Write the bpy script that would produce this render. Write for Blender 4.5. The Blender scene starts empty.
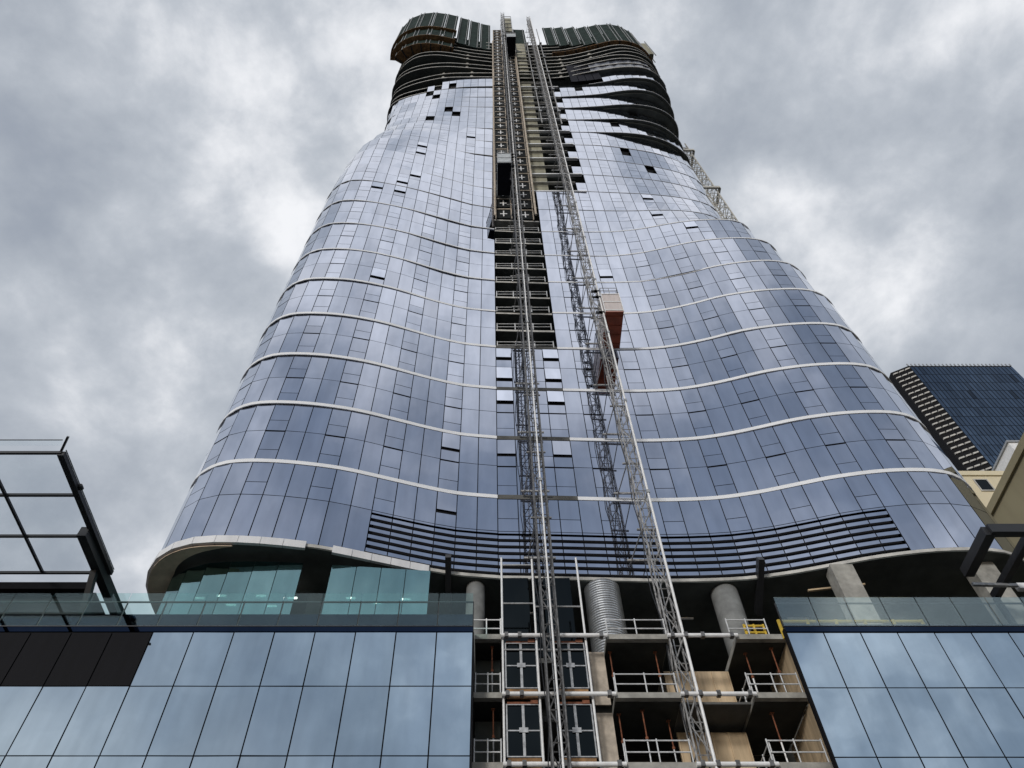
import bpy, math, random
import numpy as np
from mathutils import Vector, Matrix

random.seed(7)
R = math.radians
scene = bpy.context.scene
COL = scene.collection

# ------------------------------------------------------------------ camera
CAM_F = 769.0                       # focal length in pixels of a 1024 px wide frame
ZEN = math.atan2(527.0, CAM_F)      # angle between the view direction and straight up
cam_d = bpy.data.cameras.new("camera")
cam = bpy.data.objects.new("camera", cam_d)
COL.objects.link(cam)
cam.location = (0, 0, 1.6)
cam.rotation_euler = (math.pi - ZEN, 0, 0)
cam_d.sensor_fit = 'HORIZONTAL'
cam_d.sensor_width = 36.0
cam_d.lens = CAM_F / 1024 * 36.0
cam_d.shift_x = 22.0 / 1024
cam_d.clip_start = 0.1
cam_d.clip_end = 4000
scene.camera = cam

# ------------------------------------------------------------------ view
vs = scene.view_settings
vs.view_transform = 'Standard'
vs.look = 'None'
vs.gamma = 1
vs.exposure = 0.0
vs.use_curve_mapping = False

# ------------------------------------------------------------------ sun
SUN_EL, SUN_AZ = R(15), R(205)      # azimuth clockwise from +Y (north); behind the camera, to its left
sun_d = bpy.data.lights.new("sun", 'SUN')
sun_d.energy = 1.7
sun_d.angle = R(10)
sun_d.color = (1.0, 0.975, 0.94)
sun = bpy.data.objects.new("sun", sun_d)
COL.objects.link(sun)
sdir = Vector((math.sin(SUN_AZ) * math.cos(SUN_EL), math.cos(SUN_AZ) * math.cos(SUN_EL), math.sin(SUN_EL)))
sun.rotation_euler = sdir.to_track_quat('Z', 'Y').to_euler()

# ------------------------------------------------------------------ sky
world = bpy.data.worlds.new("World")
scene.world = world
world.use_nodes = True
wt = world.node_tree
wt.nodes.clear()


def wn(kind, **kw):
    n = wt.nodes.new(kind)
    for k, v in kw.items():
        setattr(n, k, v)
    return n


def wl(a, b):
    wt.links.new(a, b)


def wmath(op, a, b=None, clamp=False):
    n = wn('ShaderNodeMath', operation=op, use_clamp=clamp)
    for i, x in enumerate((a, b)):
        if x is None:
            continue
        if isinstance(x, (int, float)):
            n.inputs[i].default_value = x
        else:
            wl(x, n.inputs[i])
    return n.outputs[0]


out = wn('ShaderNodeOutputWorld')
bg = wn('ShaderNodeBackground')
bg.inputs['Strength'].default_value = 0.1
wl(bg.outputs[0], out.inputs[0])
sky = wn('ShaderNodeTexSky', sky_type='NISHITA', sun_disc=False)
sky.sun_elevation = SUN_EL
sky.sun_rotation = SUN_AZ
tc = wn('ShaderNodeTexCoord')
D = tc.outputs['Generated']
sep = wn('ShaderNodeSeparateXYZ')
wl(D, sep.inputs[0])


def wnoise(scale, detail, rough, dist, off=0.0):
    mp = wn('ShaderNodeMapping')
    mp.inputs['Location'].default_value = (off, off * 0.7, 0)
    mp.inputs['Scale'].default_value = (1, 1, 1.25)
    wl(D, mp.inputs[0])
    n = wn('ShaderNodeTexNoise')
    n.inputs['Scale'].default_value = scale
    n.inputs['Detail'].default_value = detail
    n.inputs['Roughness'].default_value = rough
    n.inputs['Distortion'].default_value = dist
    wl(mp.outputs[0], n.inputs['Vector'])
    return n.outputs['Fac']


n1 = wnoise(4.0, 9, 0.55, 0.15, 2.2)
n2 = wnoise(10.0, 8, 0.57, 0.2, 4.3)
val = wmath('ADD', wmath('MULTIPLY', n1, 0.71), wmath('MULTIPLY', n2, 0.29))


def pix_dir(u, v):
    s, c = math.sin(ZEN), math.cos(ZEN)
    d = 384 - v
    return Vector((u - 490, s * CAM_F - c * d, c * CAM_F + s * d)).normalized()


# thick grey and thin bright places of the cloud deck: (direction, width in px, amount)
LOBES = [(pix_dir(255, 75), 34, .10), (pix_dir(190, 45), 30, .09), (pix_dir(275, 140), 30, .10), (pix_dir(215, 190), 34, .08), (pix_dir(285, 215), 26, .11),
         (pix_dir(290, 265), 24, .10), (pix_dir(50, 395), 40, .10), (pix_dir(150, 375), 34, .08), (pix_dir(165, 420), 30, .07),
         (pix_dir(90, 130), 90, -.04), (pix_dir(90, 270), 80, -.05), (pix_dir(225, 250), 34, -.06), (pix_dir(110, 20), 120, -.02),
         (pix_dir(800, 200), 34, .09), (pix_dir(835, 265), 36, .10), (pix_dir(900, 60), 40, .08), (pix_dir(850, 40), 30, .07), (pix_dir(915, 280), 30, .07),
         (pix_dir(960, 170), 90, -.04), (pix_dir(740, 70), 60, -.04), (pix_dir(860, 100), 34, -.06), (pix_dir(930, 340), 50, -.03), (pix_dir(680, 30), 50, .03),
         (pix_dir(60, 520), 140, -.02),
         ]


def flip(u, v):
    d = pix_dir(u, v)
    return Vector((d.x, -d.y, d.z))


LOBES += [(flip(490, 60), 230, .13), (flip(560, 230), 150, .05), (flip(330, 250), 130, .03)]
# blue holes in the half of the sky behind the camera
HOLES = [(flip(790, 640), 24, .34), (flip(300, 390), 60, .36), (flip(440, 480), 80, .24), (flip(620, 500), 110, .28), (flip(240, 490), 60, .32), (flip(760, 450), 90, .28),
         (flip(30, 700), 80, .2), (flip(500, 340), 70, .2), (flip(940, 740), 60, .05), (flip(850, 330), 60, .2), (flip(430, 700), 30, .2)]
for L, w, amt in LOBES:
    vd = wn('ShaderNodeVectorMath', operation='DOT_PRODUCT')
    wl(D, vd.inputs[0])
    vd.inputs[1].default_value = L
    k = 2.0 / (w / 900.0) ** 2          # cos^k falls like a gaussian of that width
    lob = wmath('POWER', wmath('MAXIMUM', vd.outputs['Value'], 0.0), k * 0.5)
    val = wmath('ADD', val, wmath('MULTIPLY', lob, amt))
ramp = wn('ShaderNodeValToRGB')
cr = ramp.color_ramp
cr.interpolation = 'B_SPLINE'
stops = [(0.33, (.32, .36, .43)), (0.43, (.41, .45, .51)), (0.51, (.50, .54, .60)), (0.575, (.66, .69, .74)), (0.66, (.95, .96, .99))]
while len(cr.elements) < len(stops):
    cr.elements.new(0.5)
for e, (p, c) in zip(cr.elements, stops):
    e.position = p
    e.color = (*c, 1)
wl(val, ramp.inputs[0])
cl = wn('ShaderNodeVectorMath', operation='SCALE')
wl(ramp.outputs[0], cl.inputs[0])
cl.inputs['Scale'].default_value = 10.0
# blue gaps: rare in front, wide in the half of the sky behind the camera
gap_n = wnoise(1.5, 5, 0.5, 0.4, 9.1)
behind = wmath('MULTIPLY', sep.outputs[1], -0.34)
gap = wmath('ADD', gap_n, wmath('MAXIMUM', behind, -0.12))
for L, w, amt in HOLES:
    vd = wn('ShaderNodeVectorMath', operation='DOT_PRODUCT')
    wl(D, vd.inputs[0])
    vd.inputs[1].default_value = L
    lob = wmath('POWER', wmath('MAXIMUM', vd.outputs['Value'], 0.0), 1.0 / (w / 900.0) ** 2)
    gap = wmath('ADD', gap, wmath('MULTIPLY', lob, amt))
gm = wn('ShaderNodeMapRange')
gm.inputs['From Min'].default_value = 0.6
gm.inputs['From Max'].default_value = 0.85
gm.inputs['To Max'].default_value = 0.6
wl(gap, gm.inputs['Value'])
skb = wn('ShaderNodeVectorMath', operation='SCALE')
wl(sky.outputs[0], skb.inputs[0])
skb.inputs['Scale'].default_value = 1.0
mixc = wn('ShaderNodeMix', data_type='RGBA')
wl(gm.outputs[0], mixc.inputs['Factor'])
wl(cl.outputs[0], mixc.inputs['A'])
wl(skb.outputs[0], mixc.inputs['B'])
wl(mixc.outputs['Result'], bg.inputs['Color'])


# ================================================================== helpers
class MB:
    """Collects boxes, bars and tubes; build() links them as one mesh object."""

    def __init__(self):
        self.v, self.f, self.t = [], [], []

    def face(self, pts, tint=1.0):
        i = len(self.v)
        self.v += [tuple(p) for p in pts]
        self.f.append(tuple(range(i, i + len(pts))))
        self.t.append(tint)

    def hexa(self, b, t, tint=1.0):
        """b, t: four bottom and four top corners, each counter-clockwise seen from above"""
        i = len(self.v)
        self.v += [tuple(p) for p in b] + [tuple(p) for p in t]
        for q in ((3, 2, 1, 0), (4, 5, 6, 7), (0, 1, 5, 4), (1, 2, 6, 5), (2, 3, 7, 6), (3, 0, 4, 7)):
            self.f.append(tuple(i + a for a in q))
            self.t.append(tint)

    def box(self, x0, x1, y0, y1, z0, z1, tint=1.0):
        self.hexa([(x0, y0, z0), (x1, y0, z0), (x1, y1, z0), (x0, y1, z0)],
                  [(x0, y0, z1), (x1, y0, z1), (x1, y1, z1), (x0, y1, z1)], tint)

    def bar(self, p, q, w, h=None, up=(0, 0, 1)):
        h = w if h is None else h
        p, q = Vector(p), Vector(q)
        d = (q - p).normalized()
        up = Vector(up)
        if abs(d.dot(up)) > 0.98:
            up = Vector((0, 1, 0))
        s = d.cross(up).normalized() * (w / 2)
        u = s.cross(d).normalized() * (h / 2)
        a = [p - s - u, p + s - u, p + s + u, p - s + u]
        b = [x + (q - p) for x in a]
        self.hexa(a, b)

    def tube(self, p, q, r, n=6, r2=None, cap=True):
        r2 = r if r2 is None else r2
        p, q = Vector(p), Vector(q)
        d = (q - p).normalized()
        up = Vector((0, 0, 1)) if abs(d.z) < 0.95 else Vector((0, 1, 0))
        s = d.cross(up).normalized()
        u = s.cross(d)
        i = len(self.v)
        for c, rr in ((p, r), (q, r2)):
            for k in range(n):
                a = 2 * math.pi * k / n
                self.v.append(tuple(c + s * (rr * math.cos(a)) + u * (rr * math.sin(a))))
        for k in range(n):
            self.f.append((i + k, i + (k + 1) % n, i + n + (k + 1) % n, i + n + k))
            self.t.append(1.0)
        if cap:
            self.f.append(tuple(i + k for k in reversed(range(n))))
            self.f.append(tuple(i + n + k for k in range(n)))
            self.t += [1.0, 1.0]

    def prism(self, poly, z0, z1):
        """poly: outline in plan, any direction"""
        n = len(poly)
        i = len(self.v)
        self.v += [(x, y, z0) for x, y in poly] + [(x, y, z1) for x, y in poly]
        self.f.append(tuple(i + k for k in reversed(range(n))))
        self.f.append(tuple(i + n + k for k in range(n)))
        for k in range(n):
            self.f.append((i + k, i + (k + 1) % n, i + n + (k + 1) % n, i + n + k))
        self.t += [1.0] * (n + 2)

    def build(self, name, mat, parent=None, smooth=False, tint=False):
        me = bpy.data.meshes.new(name)
        me.from_pydata(self.v, [], self.f)
        me.materials.append(M[mat])
        if tint:
            a = me.color_attributes.new('tint', 'FLOAT_COLOR', 'CORNER')
            vals = []
            for f, t in zip(self.f, self.t):
                vals += [t, t, t, 1.0] * len(f)
            a.data.foreach_set('color', vals)
        if smooth:
            me.polygons.foreach_set('use_smooth', [True] * len(me.polygons))
        me.update()
        o = bpy.data.objects.new(name, me)
        COL.objects.link(o)
        if parent is not None:
            o.parent = parent
            o.matrix_parent_inverse = Matrix.Translation(-parent.location) if parent.type == 'EMPTY' else Matrix.Identity(4)
        return o


def tag(o, label=None, cat=None, group=None, kind=None):
    if label:
        assert 4 <= len(label.split()) <= 16, (len(label.split()), label)
        o['label'] = label
    if cat:
        o['category'] = cat
    if group:
        o['group'] = group
    if kind:
        o['kind'] = kind
    return o


def thing(name, label, cat, loc=(0, 0, 0), group=None):
    o = bpy.data.objects.new(name, None)
    o.empty_display_size = 0.2
    COL.objects.link(o)
    o.location = loc
    return tag(o, label, cat, group)


ORD = ['first', 'second', 'third', 'fourth', 'fifth', 'sixth', 'seventh', 'eighth', 'ninth', 'tenth', 'eleventh', 'twelfth', 'thirteenth',
       'fourteenth', 'fifteenth', 'sixteenth', 'seventeenth', 'eighteenth', 'nineteenth', 'twentieth']
ORD += ['twenty-' + o for o in ORD[:9]] + ['thirtieth'] + ['thirty-' + o for o in ORD[:9]] + ['fortieth']


def copy_tree(o, parent=None):
    """a thing and copies of its parts; the meshes are shared"""
    c = o.copy()
    COL.objects.link(c)
    c.parent = parent
    if parent is not None:
        c.matrix_parent_inverse = o.matrix_parent_inverse.copy()
    for ch in [x for x in bpy.data.objects if x.parent == o]:
        copy_tree(ch, c)
    return c


# ================================================================== materials
M = {}


def nodes_of(name):
    m = bpy.data.materials.new(name)
    m.use_nodes = True
    M[name] = m
    return m, m.node_tree, m.node_tree.nodes['Principled BSDF']


def paint(name, rgb, rough=0.5, metal=0.0, var=0.12, scale=3.0, bump=0.0, streak=False):
    m, nt, b = nodes_of(name)
    co = nt.nodes.new('ShaderNodeTexCoord')
    mp = nt.nodes.new('ShaderNodeMapping')
    if streak:
        mp.inputs['Scale'].default_value = (1, 1, 0.12)
    nt.links.new(co.outputs['Object'], mp.inputs[0])
    nz = nt.nodes.new('ShaderNodeTexNoise')
    nz.inputs['Scale'].default_value = scale
    nz.inputs['Detail'].default_value = 6
    nz.inputs['Roughness'].default_value = 0.6
    nt.links.new(mp.outputs[0], nz.inputs['Vector'])
    rp = nt.nodes.new('ShaderNodeValToRGB')
    rp.color_ramp.elements[0].position = 0.3
    rp.color_ramp.elements[1].position = 0.72
    rp.color_ramp.elements[0].color = (*[max(0, c * (1 - 2 * var)) for c in rgb], 1)
    rp.color_ramp.elements[1].color = (*[min(1, c * (1 + var)) for c in rgb], 1)
    nt.links.new(nz.outputs['Fac'], rp.inputs[0])
    nt.links.new(rp.outputs[0], b.inputs['Base Color'])
    b.inputs['Roughness'].default_value = rough
    b.inputs['Metallic'].default_value = metal
    if bump:
        bp = nt.nodes.new('ShaderNodeBump')
        bp.inputs['Strength'].default_value = bump
        bp.inputs['Distance'].default_value = 0.02
        nt.links.new(nz.outputs['Fac'], bp.inputs['Height'])
        nt.links.new(bp.outputs[0], b.inputs['Normal'])
    return m


def coated_glass(name, f0, rough=0.015, wave=0.0015, wave_scale=0.45):
    """coated facade glass: a tinted mirror whose tint fades at a grazing view, slightly wavy"""
    m, nt, b = nodes_of(name)
    at = nt.nodes.new('ShaderNodeAttribute')
    at.attribute_name = 'tint'
    mx = nt.nodes.new('ShaderNodeVectorMath')
    mx.operation = 'SCALE'
    mx.inputs[0].default_value = f0
    nt.links.new(at.outputs['Fac'], mx.inputs['Scale'])
    cs = nt.nodes.new('ShaderNodeTexCoord')
    ms = nt.nodes.new('ShaderNodeMapping')
    ms.inputs['Scale'].default_value = (1.1, 1.1, 0.22)
    nt.links.new(cs.outputs['Object'], ms.inputs[0])
    ns = nt.nodes.new('ShaderNodeTexNoise')
    ns.inputs['Scale'].default_value = 1.3
    ns.inputs['Detail'].default_value = 5
    nt.links.new(ms.outputs[0], ns.inputs['Vector'])
    mr = nt.nodes.new('ShaderNodeMapRange')
    mr.inputs['From Min'].default_value = 0.3
    mr.inputs['From Max'].default_value = 0.7
    mr.inputs['To Min'].default_value = 0.90
    mr.inputs['To Max'].default_value = 1.04
    nt.links.new(ns.outputs['Fac'], mr.inputs['Value'])
    md = nt.nodes.new('ShaderNodeVectorMath')
    md.operation = 'SCALE'
    nt.links.new(mx.outputs[0], md.inputs[0])
    nt.links.new(mr.outputs[0], md.inputs['Scale'])
    nt.links.new(md.outputs[0], b.inputs['Base Color'])
    b.inputs['Metallic'].default_value = 1.0
    b.inputs['Roughness'].default_value = rough
    co = nt.nodes.new('ShaderNodeTexCoord')
    nz = nt.nodes.new('ShaderNodeTexNoise')
    nz.inputs['Scale'].default_value = wave_scale
    nz.inputs['Detail'].default_value = 1
    nt.links.new(co.outputs['Object'], nz.inputs['Vector'])
    bp = nt.nodes.new('ShaderNodeBump')
    bp.inputs['Strength'].default_value = 1.0
    bp.inputs['Distance'].default_value = wave * 4
    nt.links.new(nz.outputs['Fac'], bp.inputs['Height'])
    nt.links.new(bp.outputs[0], b.inputs['Normal'])
    return m


def clear_glass(name, tint, refl=0.12):
    m, nt, b = nodes_of(name)
    nt.nodes.remove(b)
    o = nt.nodes['Material Output']
    tr = nt.nodes.new('ShaderNodeBsdfTransparent')
    tr.inputs[0].default_value = (*tint, 1)
    gl = nt.nodes.new('ShaderNodeBsdfGlossy')
    gl.inputs['Color'].default_value = (0.85, 0.97, 0.96, 1)
    gl.inputs['Roughness'].default_value = 0.02
    lw = nt.nodes.new('ShaderNodeLayerWeight')
    lw.inputs['Blend'].default_value = 0.5
    fr = nt.nodes.new('ShaderNodeMath')
    fr.operation = 'POWER'
    fr.inputs[1].default_value = 4.0
    nt.links.new(lw.outputs['Facing'], fr.inputs[0])
    ad = nt.nodes.new('ShaderNodeMath')
    ad.operation = 'ADD'
    ad.use_clamp = True
    ad.inputs[1].default_value = refl
    nt.links.new(fr.outputs[0], ad.inputs[0])
    mx = nt.nodes.new('ShaderNodeMixShader')
    nt.links.new(ad.outputs[0], mx.inputs[0])
    nt.links.new(tr.outputs[0], mx.inputs[1])
    nt.links.new(gl.outputs[0], mx.inputs[2])
    nt.links.new(mx.outputs[0], o.inputs[0])
    return m


coated_glass('tower_glass', (0.575, 0.615, 0.72))
coated_glass('podium_glass', (0.45, 0.56, 0.66), wave=0.002)
coated_glass('teal_glass', (0.34, 0.54, 0.55), wave=0.001)
_t = M['teal_glass'].node_tree
_tr = _t.nodes.new('ShaderNodeBsdfTransparent')
_tr.inputs[0].default_value = (0.62, 0.86, 0.84, 1)
_mx = _t.nodes.new('ShaderNodeMixShader')
_mx.inputs[0].default_value = 0.7
_t.links.new(_tr.outputs[0], _mx.inputs[1])
_t.links.new(_t.nodes['Principled BSDF'].outputs[0], _mx.inputs[2])
_t.links.new(_mx.outputs[0], _t.nodes['Material Output'].inputs[0])
_m, _n, _b = nodes_of('lamp_white')
_b.inputs['Emission Color'].default_value = (1, .96, .9, 1)
_b.inputs['Emission Strength'].default_value = 3.0
coated_glass('dark_glass', (0.022, 0.027, 0.029), rough=0.05)
paint('bay_shade', (0.03, 0.032, 0.029), 0.9, var=0.3, scale=0.9)  # bay concrete with the shade of the open floors put into its colour
paint('column_concrete', (0.20, 0.205, 0.20), 0.85, var=0.2, scale=1.2, bump=0.2)
paint('rail_white', (0.62, 0.63, 0.64), 0.5, var=0.15, scale=4)
coated_glass('navy_glass', (0.105, 0.15, 0.215), wave=0.003)
clear_glass('balustrade_glass', (0.86, 0.96, 0.95), 0.06)
clear_glass('reflective_glass', (0.90, 0.95, 0.95), 0.17)
coated_glass('spandrel_glass', (0.018, 0.03, 0.06))
clear_glass('canopy_glass', (0.955, 0.97, 0.98), 0.02)
paint('joint_black', (0.010, 0.010, 0.012), 0.7)
M['joint_black'].node_tree.nodes['Principled BSDF'].inputs['Specular IOR Level'].default_value = 0.1
paint('black_steel', (0.018, 0.019, 0.022), 0.45)
paint('dark_panel', (0.004, 0.004, 0.006), 0.6, streak=True)
M['dark_panel'].node_tree.nodes['Principled BSDF'].inputs['Specular IOR Level'].default_value = 0.08
paint('band_white', (0.76, 0.77, 0.79), 0.45, var=0.05, scale=0.5)
paint('fascia_white', (0.68, 0.68, 0.69), 0.4, var=0.08, scale=1.2, streak=True)
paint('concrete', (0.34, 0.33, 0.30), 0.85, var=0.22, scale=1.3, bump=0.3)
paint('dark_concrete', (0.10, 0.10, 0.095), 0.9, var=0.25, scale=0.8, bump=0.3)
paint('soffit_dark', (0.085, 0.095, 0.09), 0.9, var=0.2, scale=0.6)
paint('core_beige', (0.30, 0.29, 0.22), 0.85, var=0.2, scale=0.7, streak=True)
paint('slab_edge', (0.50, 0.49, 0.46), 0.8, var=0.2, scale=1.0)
paint('galvanised', (0.40, 0.41, 0.42), 0.45, metal=0.5, var=0.2, scale=5)
paint('mast_steel', (0.15, 0.15, 0.152), 0.5, metal=0.35, var=0.3, scale=4)
paint('mast_grey', (0.36, 0.355, 0.35), 0.5, metal=0.3, var=0.3, scale=4)
paint('white_paint', (0.80, 0.80, 0.80), 0.4, var=0.08, scale=3)
paint('corrugated', (0.62, 0.64, 0.66), 0.38, metal=0.75, var=0.12, scale=2)
paint('cabin_red', (0.30, 0.06, 0.022), 0.55, var=0.2, scale=1.5)
paint('cabin_pale', (0.56, 0.50, 0.48), 0.55, var=0.15, scale=1.5, streak=True)
paint('cabin_grey', (0.42, 0.45, 0.47), 0.5, var=0.15)
paint('cabin_black', (0.008, 0.008, 0.014), 0.7)
M['cabin_black'].node_tree.nodes['Principled BSDF'].inputs['Specular IOR Level'].default_value = 0.1
paint('rust', (0.22, 0.075, 0.035), 0.8, var=0.3, scale=6)
paint('gate_dark', (0.010, 0.012, 0.013), 0.7)
M['gate_dark'].node_tree.nodes['Principled BSDF'].inputs['Specular IOR Level'].default_value = 0.15
paint('gate_tan', (0.48, 0.41, 0.33), 0.7, var=0.2, scale=2)
paint('plywood', (0.55, 0.42, 0.27), 0.75, var=0.2, scale=2.5, streak=True)
paint('plywood_dark', (0.30, 0.165, 0.07), 0.8, var=0.35, scale=1.6)
paint('soffit_brown', (0.60, 0.46, 0.34), 0.7, var=0.15, scale=1)
paint('screen_green', (0.018, 0.033, 0.029), 0.85, var=0.3, scale=0.8)
M['screen_green'].node_tree.nodes['Principled BSDF'].inputs['Specular IOR Level'].default_value = 0.15
paint('screen_post', (0.25, 0.26, 0.26), 0.5, metal=0.3, var=0.2)
paint('yellow', (0.62, 0.42, 0.04), 0.5, var=0.15)
paint('cream_render', (0.62, 0.55, 0.39), 0.85, var=0.08, scale=0.3, streak=True)
paint('beige_wall', (0.34, 0.30, 0.19), 0.9, var=0.12, scale=0.2, streak=True)
paint('asphalt', (0.05, 0.05, 0.052), 0.9, var=0.2, scale=2, bump=0.3)
paint('paving', (0.28, 0.27, 0.26), 0.85, var=0.15, scale=1.5, bump=0.2)
paint('crane_grey', (0.50, 0.49, 0.45), 0.6, var=0.2, scale=3)
paint('plastic_film', (0.10, 0.11, 0.14), 0.25, var=0.6, scale=1.2)


# ================================================================== ground
g = MB()
g.box(-1500, 1500, -1500, 1500, -1.0, 0.0)
tag(g.build('ground', 'asphalt'), kind='structure')
g = MB()
g.box(-60, 60, 20, 30.5, 0.004, 0.15)
tag(g.build('pavement', 'paving'), kind='structure')

# ================================================================== tower plan
Z0, DZ = 39.5, 6.31                 # lowest pale band; a band every two floors
FL = DZ / 2


def zk(k):
    return Z0 + DZ * k


LB = {0: [(.5, 35.05), (-2.2, 34.72), (-4.4, 34.15), (-6.5, 33.5), (-9.5, 32.6), (-12, 32.15), (-14, 31.95), (-15.8, 31.93), (-17.2, 32.15), (-18.5, 32.8), (-19.4, 33.75), (-20.05, 35.2), (-20.2, 37), (-20, 40)],
      4: [(.5, 35.0), (-2.2, 34.7), (-4.4, 34.15), (-6.6, 33.4), (-8.4, 32.75), (-11, 32.05), (-13.1, 31.7), (-15.3, 31.6), (-16.9, 31.75), (-18.3, 32.4), (-19.3, 33.5), (-20.0, 34.9), (-20.2, 37), (-20, 40)],
      8: [(.5, 34.85), (-2.2, 34.4), (-4.4, 33.75), (-8, 32.75), (-10.7, 32.1), (-14, 31.5), (-15.6, 31.4), (-16.9, 31.55), (-18.2, 32.25), (-19.2, 33.3), (-19.9, 34.7), (-20.2, 37), (-20, 40)],
      9: [(.5, 34.8), (-2.2, 34.4), (-5.7, 33.4), (-8, 32.8), (-10.3, 32.4), (-13.2, 31.75), (-15, 31.6), (-16.9, 31.8), (-18.2, 32.6), (-19.2, 33.8), (-19.8, 35.5), (-19.9, 39)],
      10: [(.5, 34.8), (-2, 34.5), (-4.3, 33.95), (-8, 32.95), (-10.7, 32.35), (-13.2, 32.0), (-15.2, 31.85), (-16.9, 32.15), (-18.2, 33.0), (-19.1, 34.3), (-19.5, 36), (-19.4, 39.5)],
      11: [(.5, 34.65), (-3.2, 34.2), (-5.7, 33.65), (-8.1, 33.1), (-11.8, 32.55), (-14.4, 32.4), (-15.6, 32.55), (-16.8, 33.15), (-17.9, 34.1), (-18.6, 35.6), (-18.8, 37.5), (-18.6, 40)],
      12: [(.5, 34.6), (-3.1, 34.3), (-5.6, 33.9), (-8.1, 33.5), (-10.8, 33.2), (-13.3, 33.2), (-14.5, 33.4), (-15.8, 33.85), (-17, 34.8), (-17.7, 36), (-17.9, 38), (-17.8, 41)],
      13: [(.5, 34.5), (-2.2, 34.4), (-5.5, 34.2), (-8.1, 34.05), (-10.9, 34.0), (-13.3, 34.3), (-15.2, 34.85), (-16.4, 35.7), (-17.1, 37), (-17.4, 39), (-17.4, 41.5)],
      14: [(.5, 34.6), (-2.3, 34.55), (-5.5, 34.45), (-8.5, 34.45), (-10.8, 34.6), (-13.1, 35), (-15.6, 35.6), (-16.8, 36.5), (-17.5, 38), (-17.7, 40), (-17.7, 42)],
      15: [(.5, 34.55), (-2.3, 34.55), (-5.5, 34.5), (-8.9, 34.65), (-11.9, 35), (-14.1, 35.4), (-16.2, 36.0), (-17.3, 37.0), (-18, 38.6), (-18.2, 40.5), (-18.2, 42)],
      16: [(.5, 34.5), (-2.4, 34.5), (-5.5, 34.55), (-9.3, 34.85), (-12.9, 35.5), (-15, 36.05), (-16.7, 36.7), (-17.8, 37.8), (-18.4, 39.3), (-18.5, 41), (-18.5, 43)],
      17: [(.5, 34.2), (-2.5, 34.25), (-5.5, 34.4), (-9.6, 34.9), (-12.2, 35.35), (-15.3, 36.1), (-17, 36.75), (-18.3, 37.8), (-18.9, 39.4), (-19, 41), (-19, 43)],
      18: [(.5, 34.0), (-3.6, 34.0), (-7.9, 34.1), (-10.9, 34.5), (-14.6, 35.4), (-17.1, 36.4), (-18.4, 37.5), (-19, 39), (-19.2, 41), (-19.2, 43)],
      19: [(.5, 34.1), (-3.9, 33.75), (-8.5, 33.5), (-12.6, 33.8), (-15.5, 34.5), (-17.7, 35.7), (-19, 37.4), (-19.4, 39.5), (-19.4, 43)],
      20: [(.5, 34.0), (-4, 33.5), (-7.1, 33.0), (-11, 32.65), (-14.6, 33.1), (-17.1, 34.5), (-18.8, 36.4), (-19.4, 38.5), (-19.5, 43)]}
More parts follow.
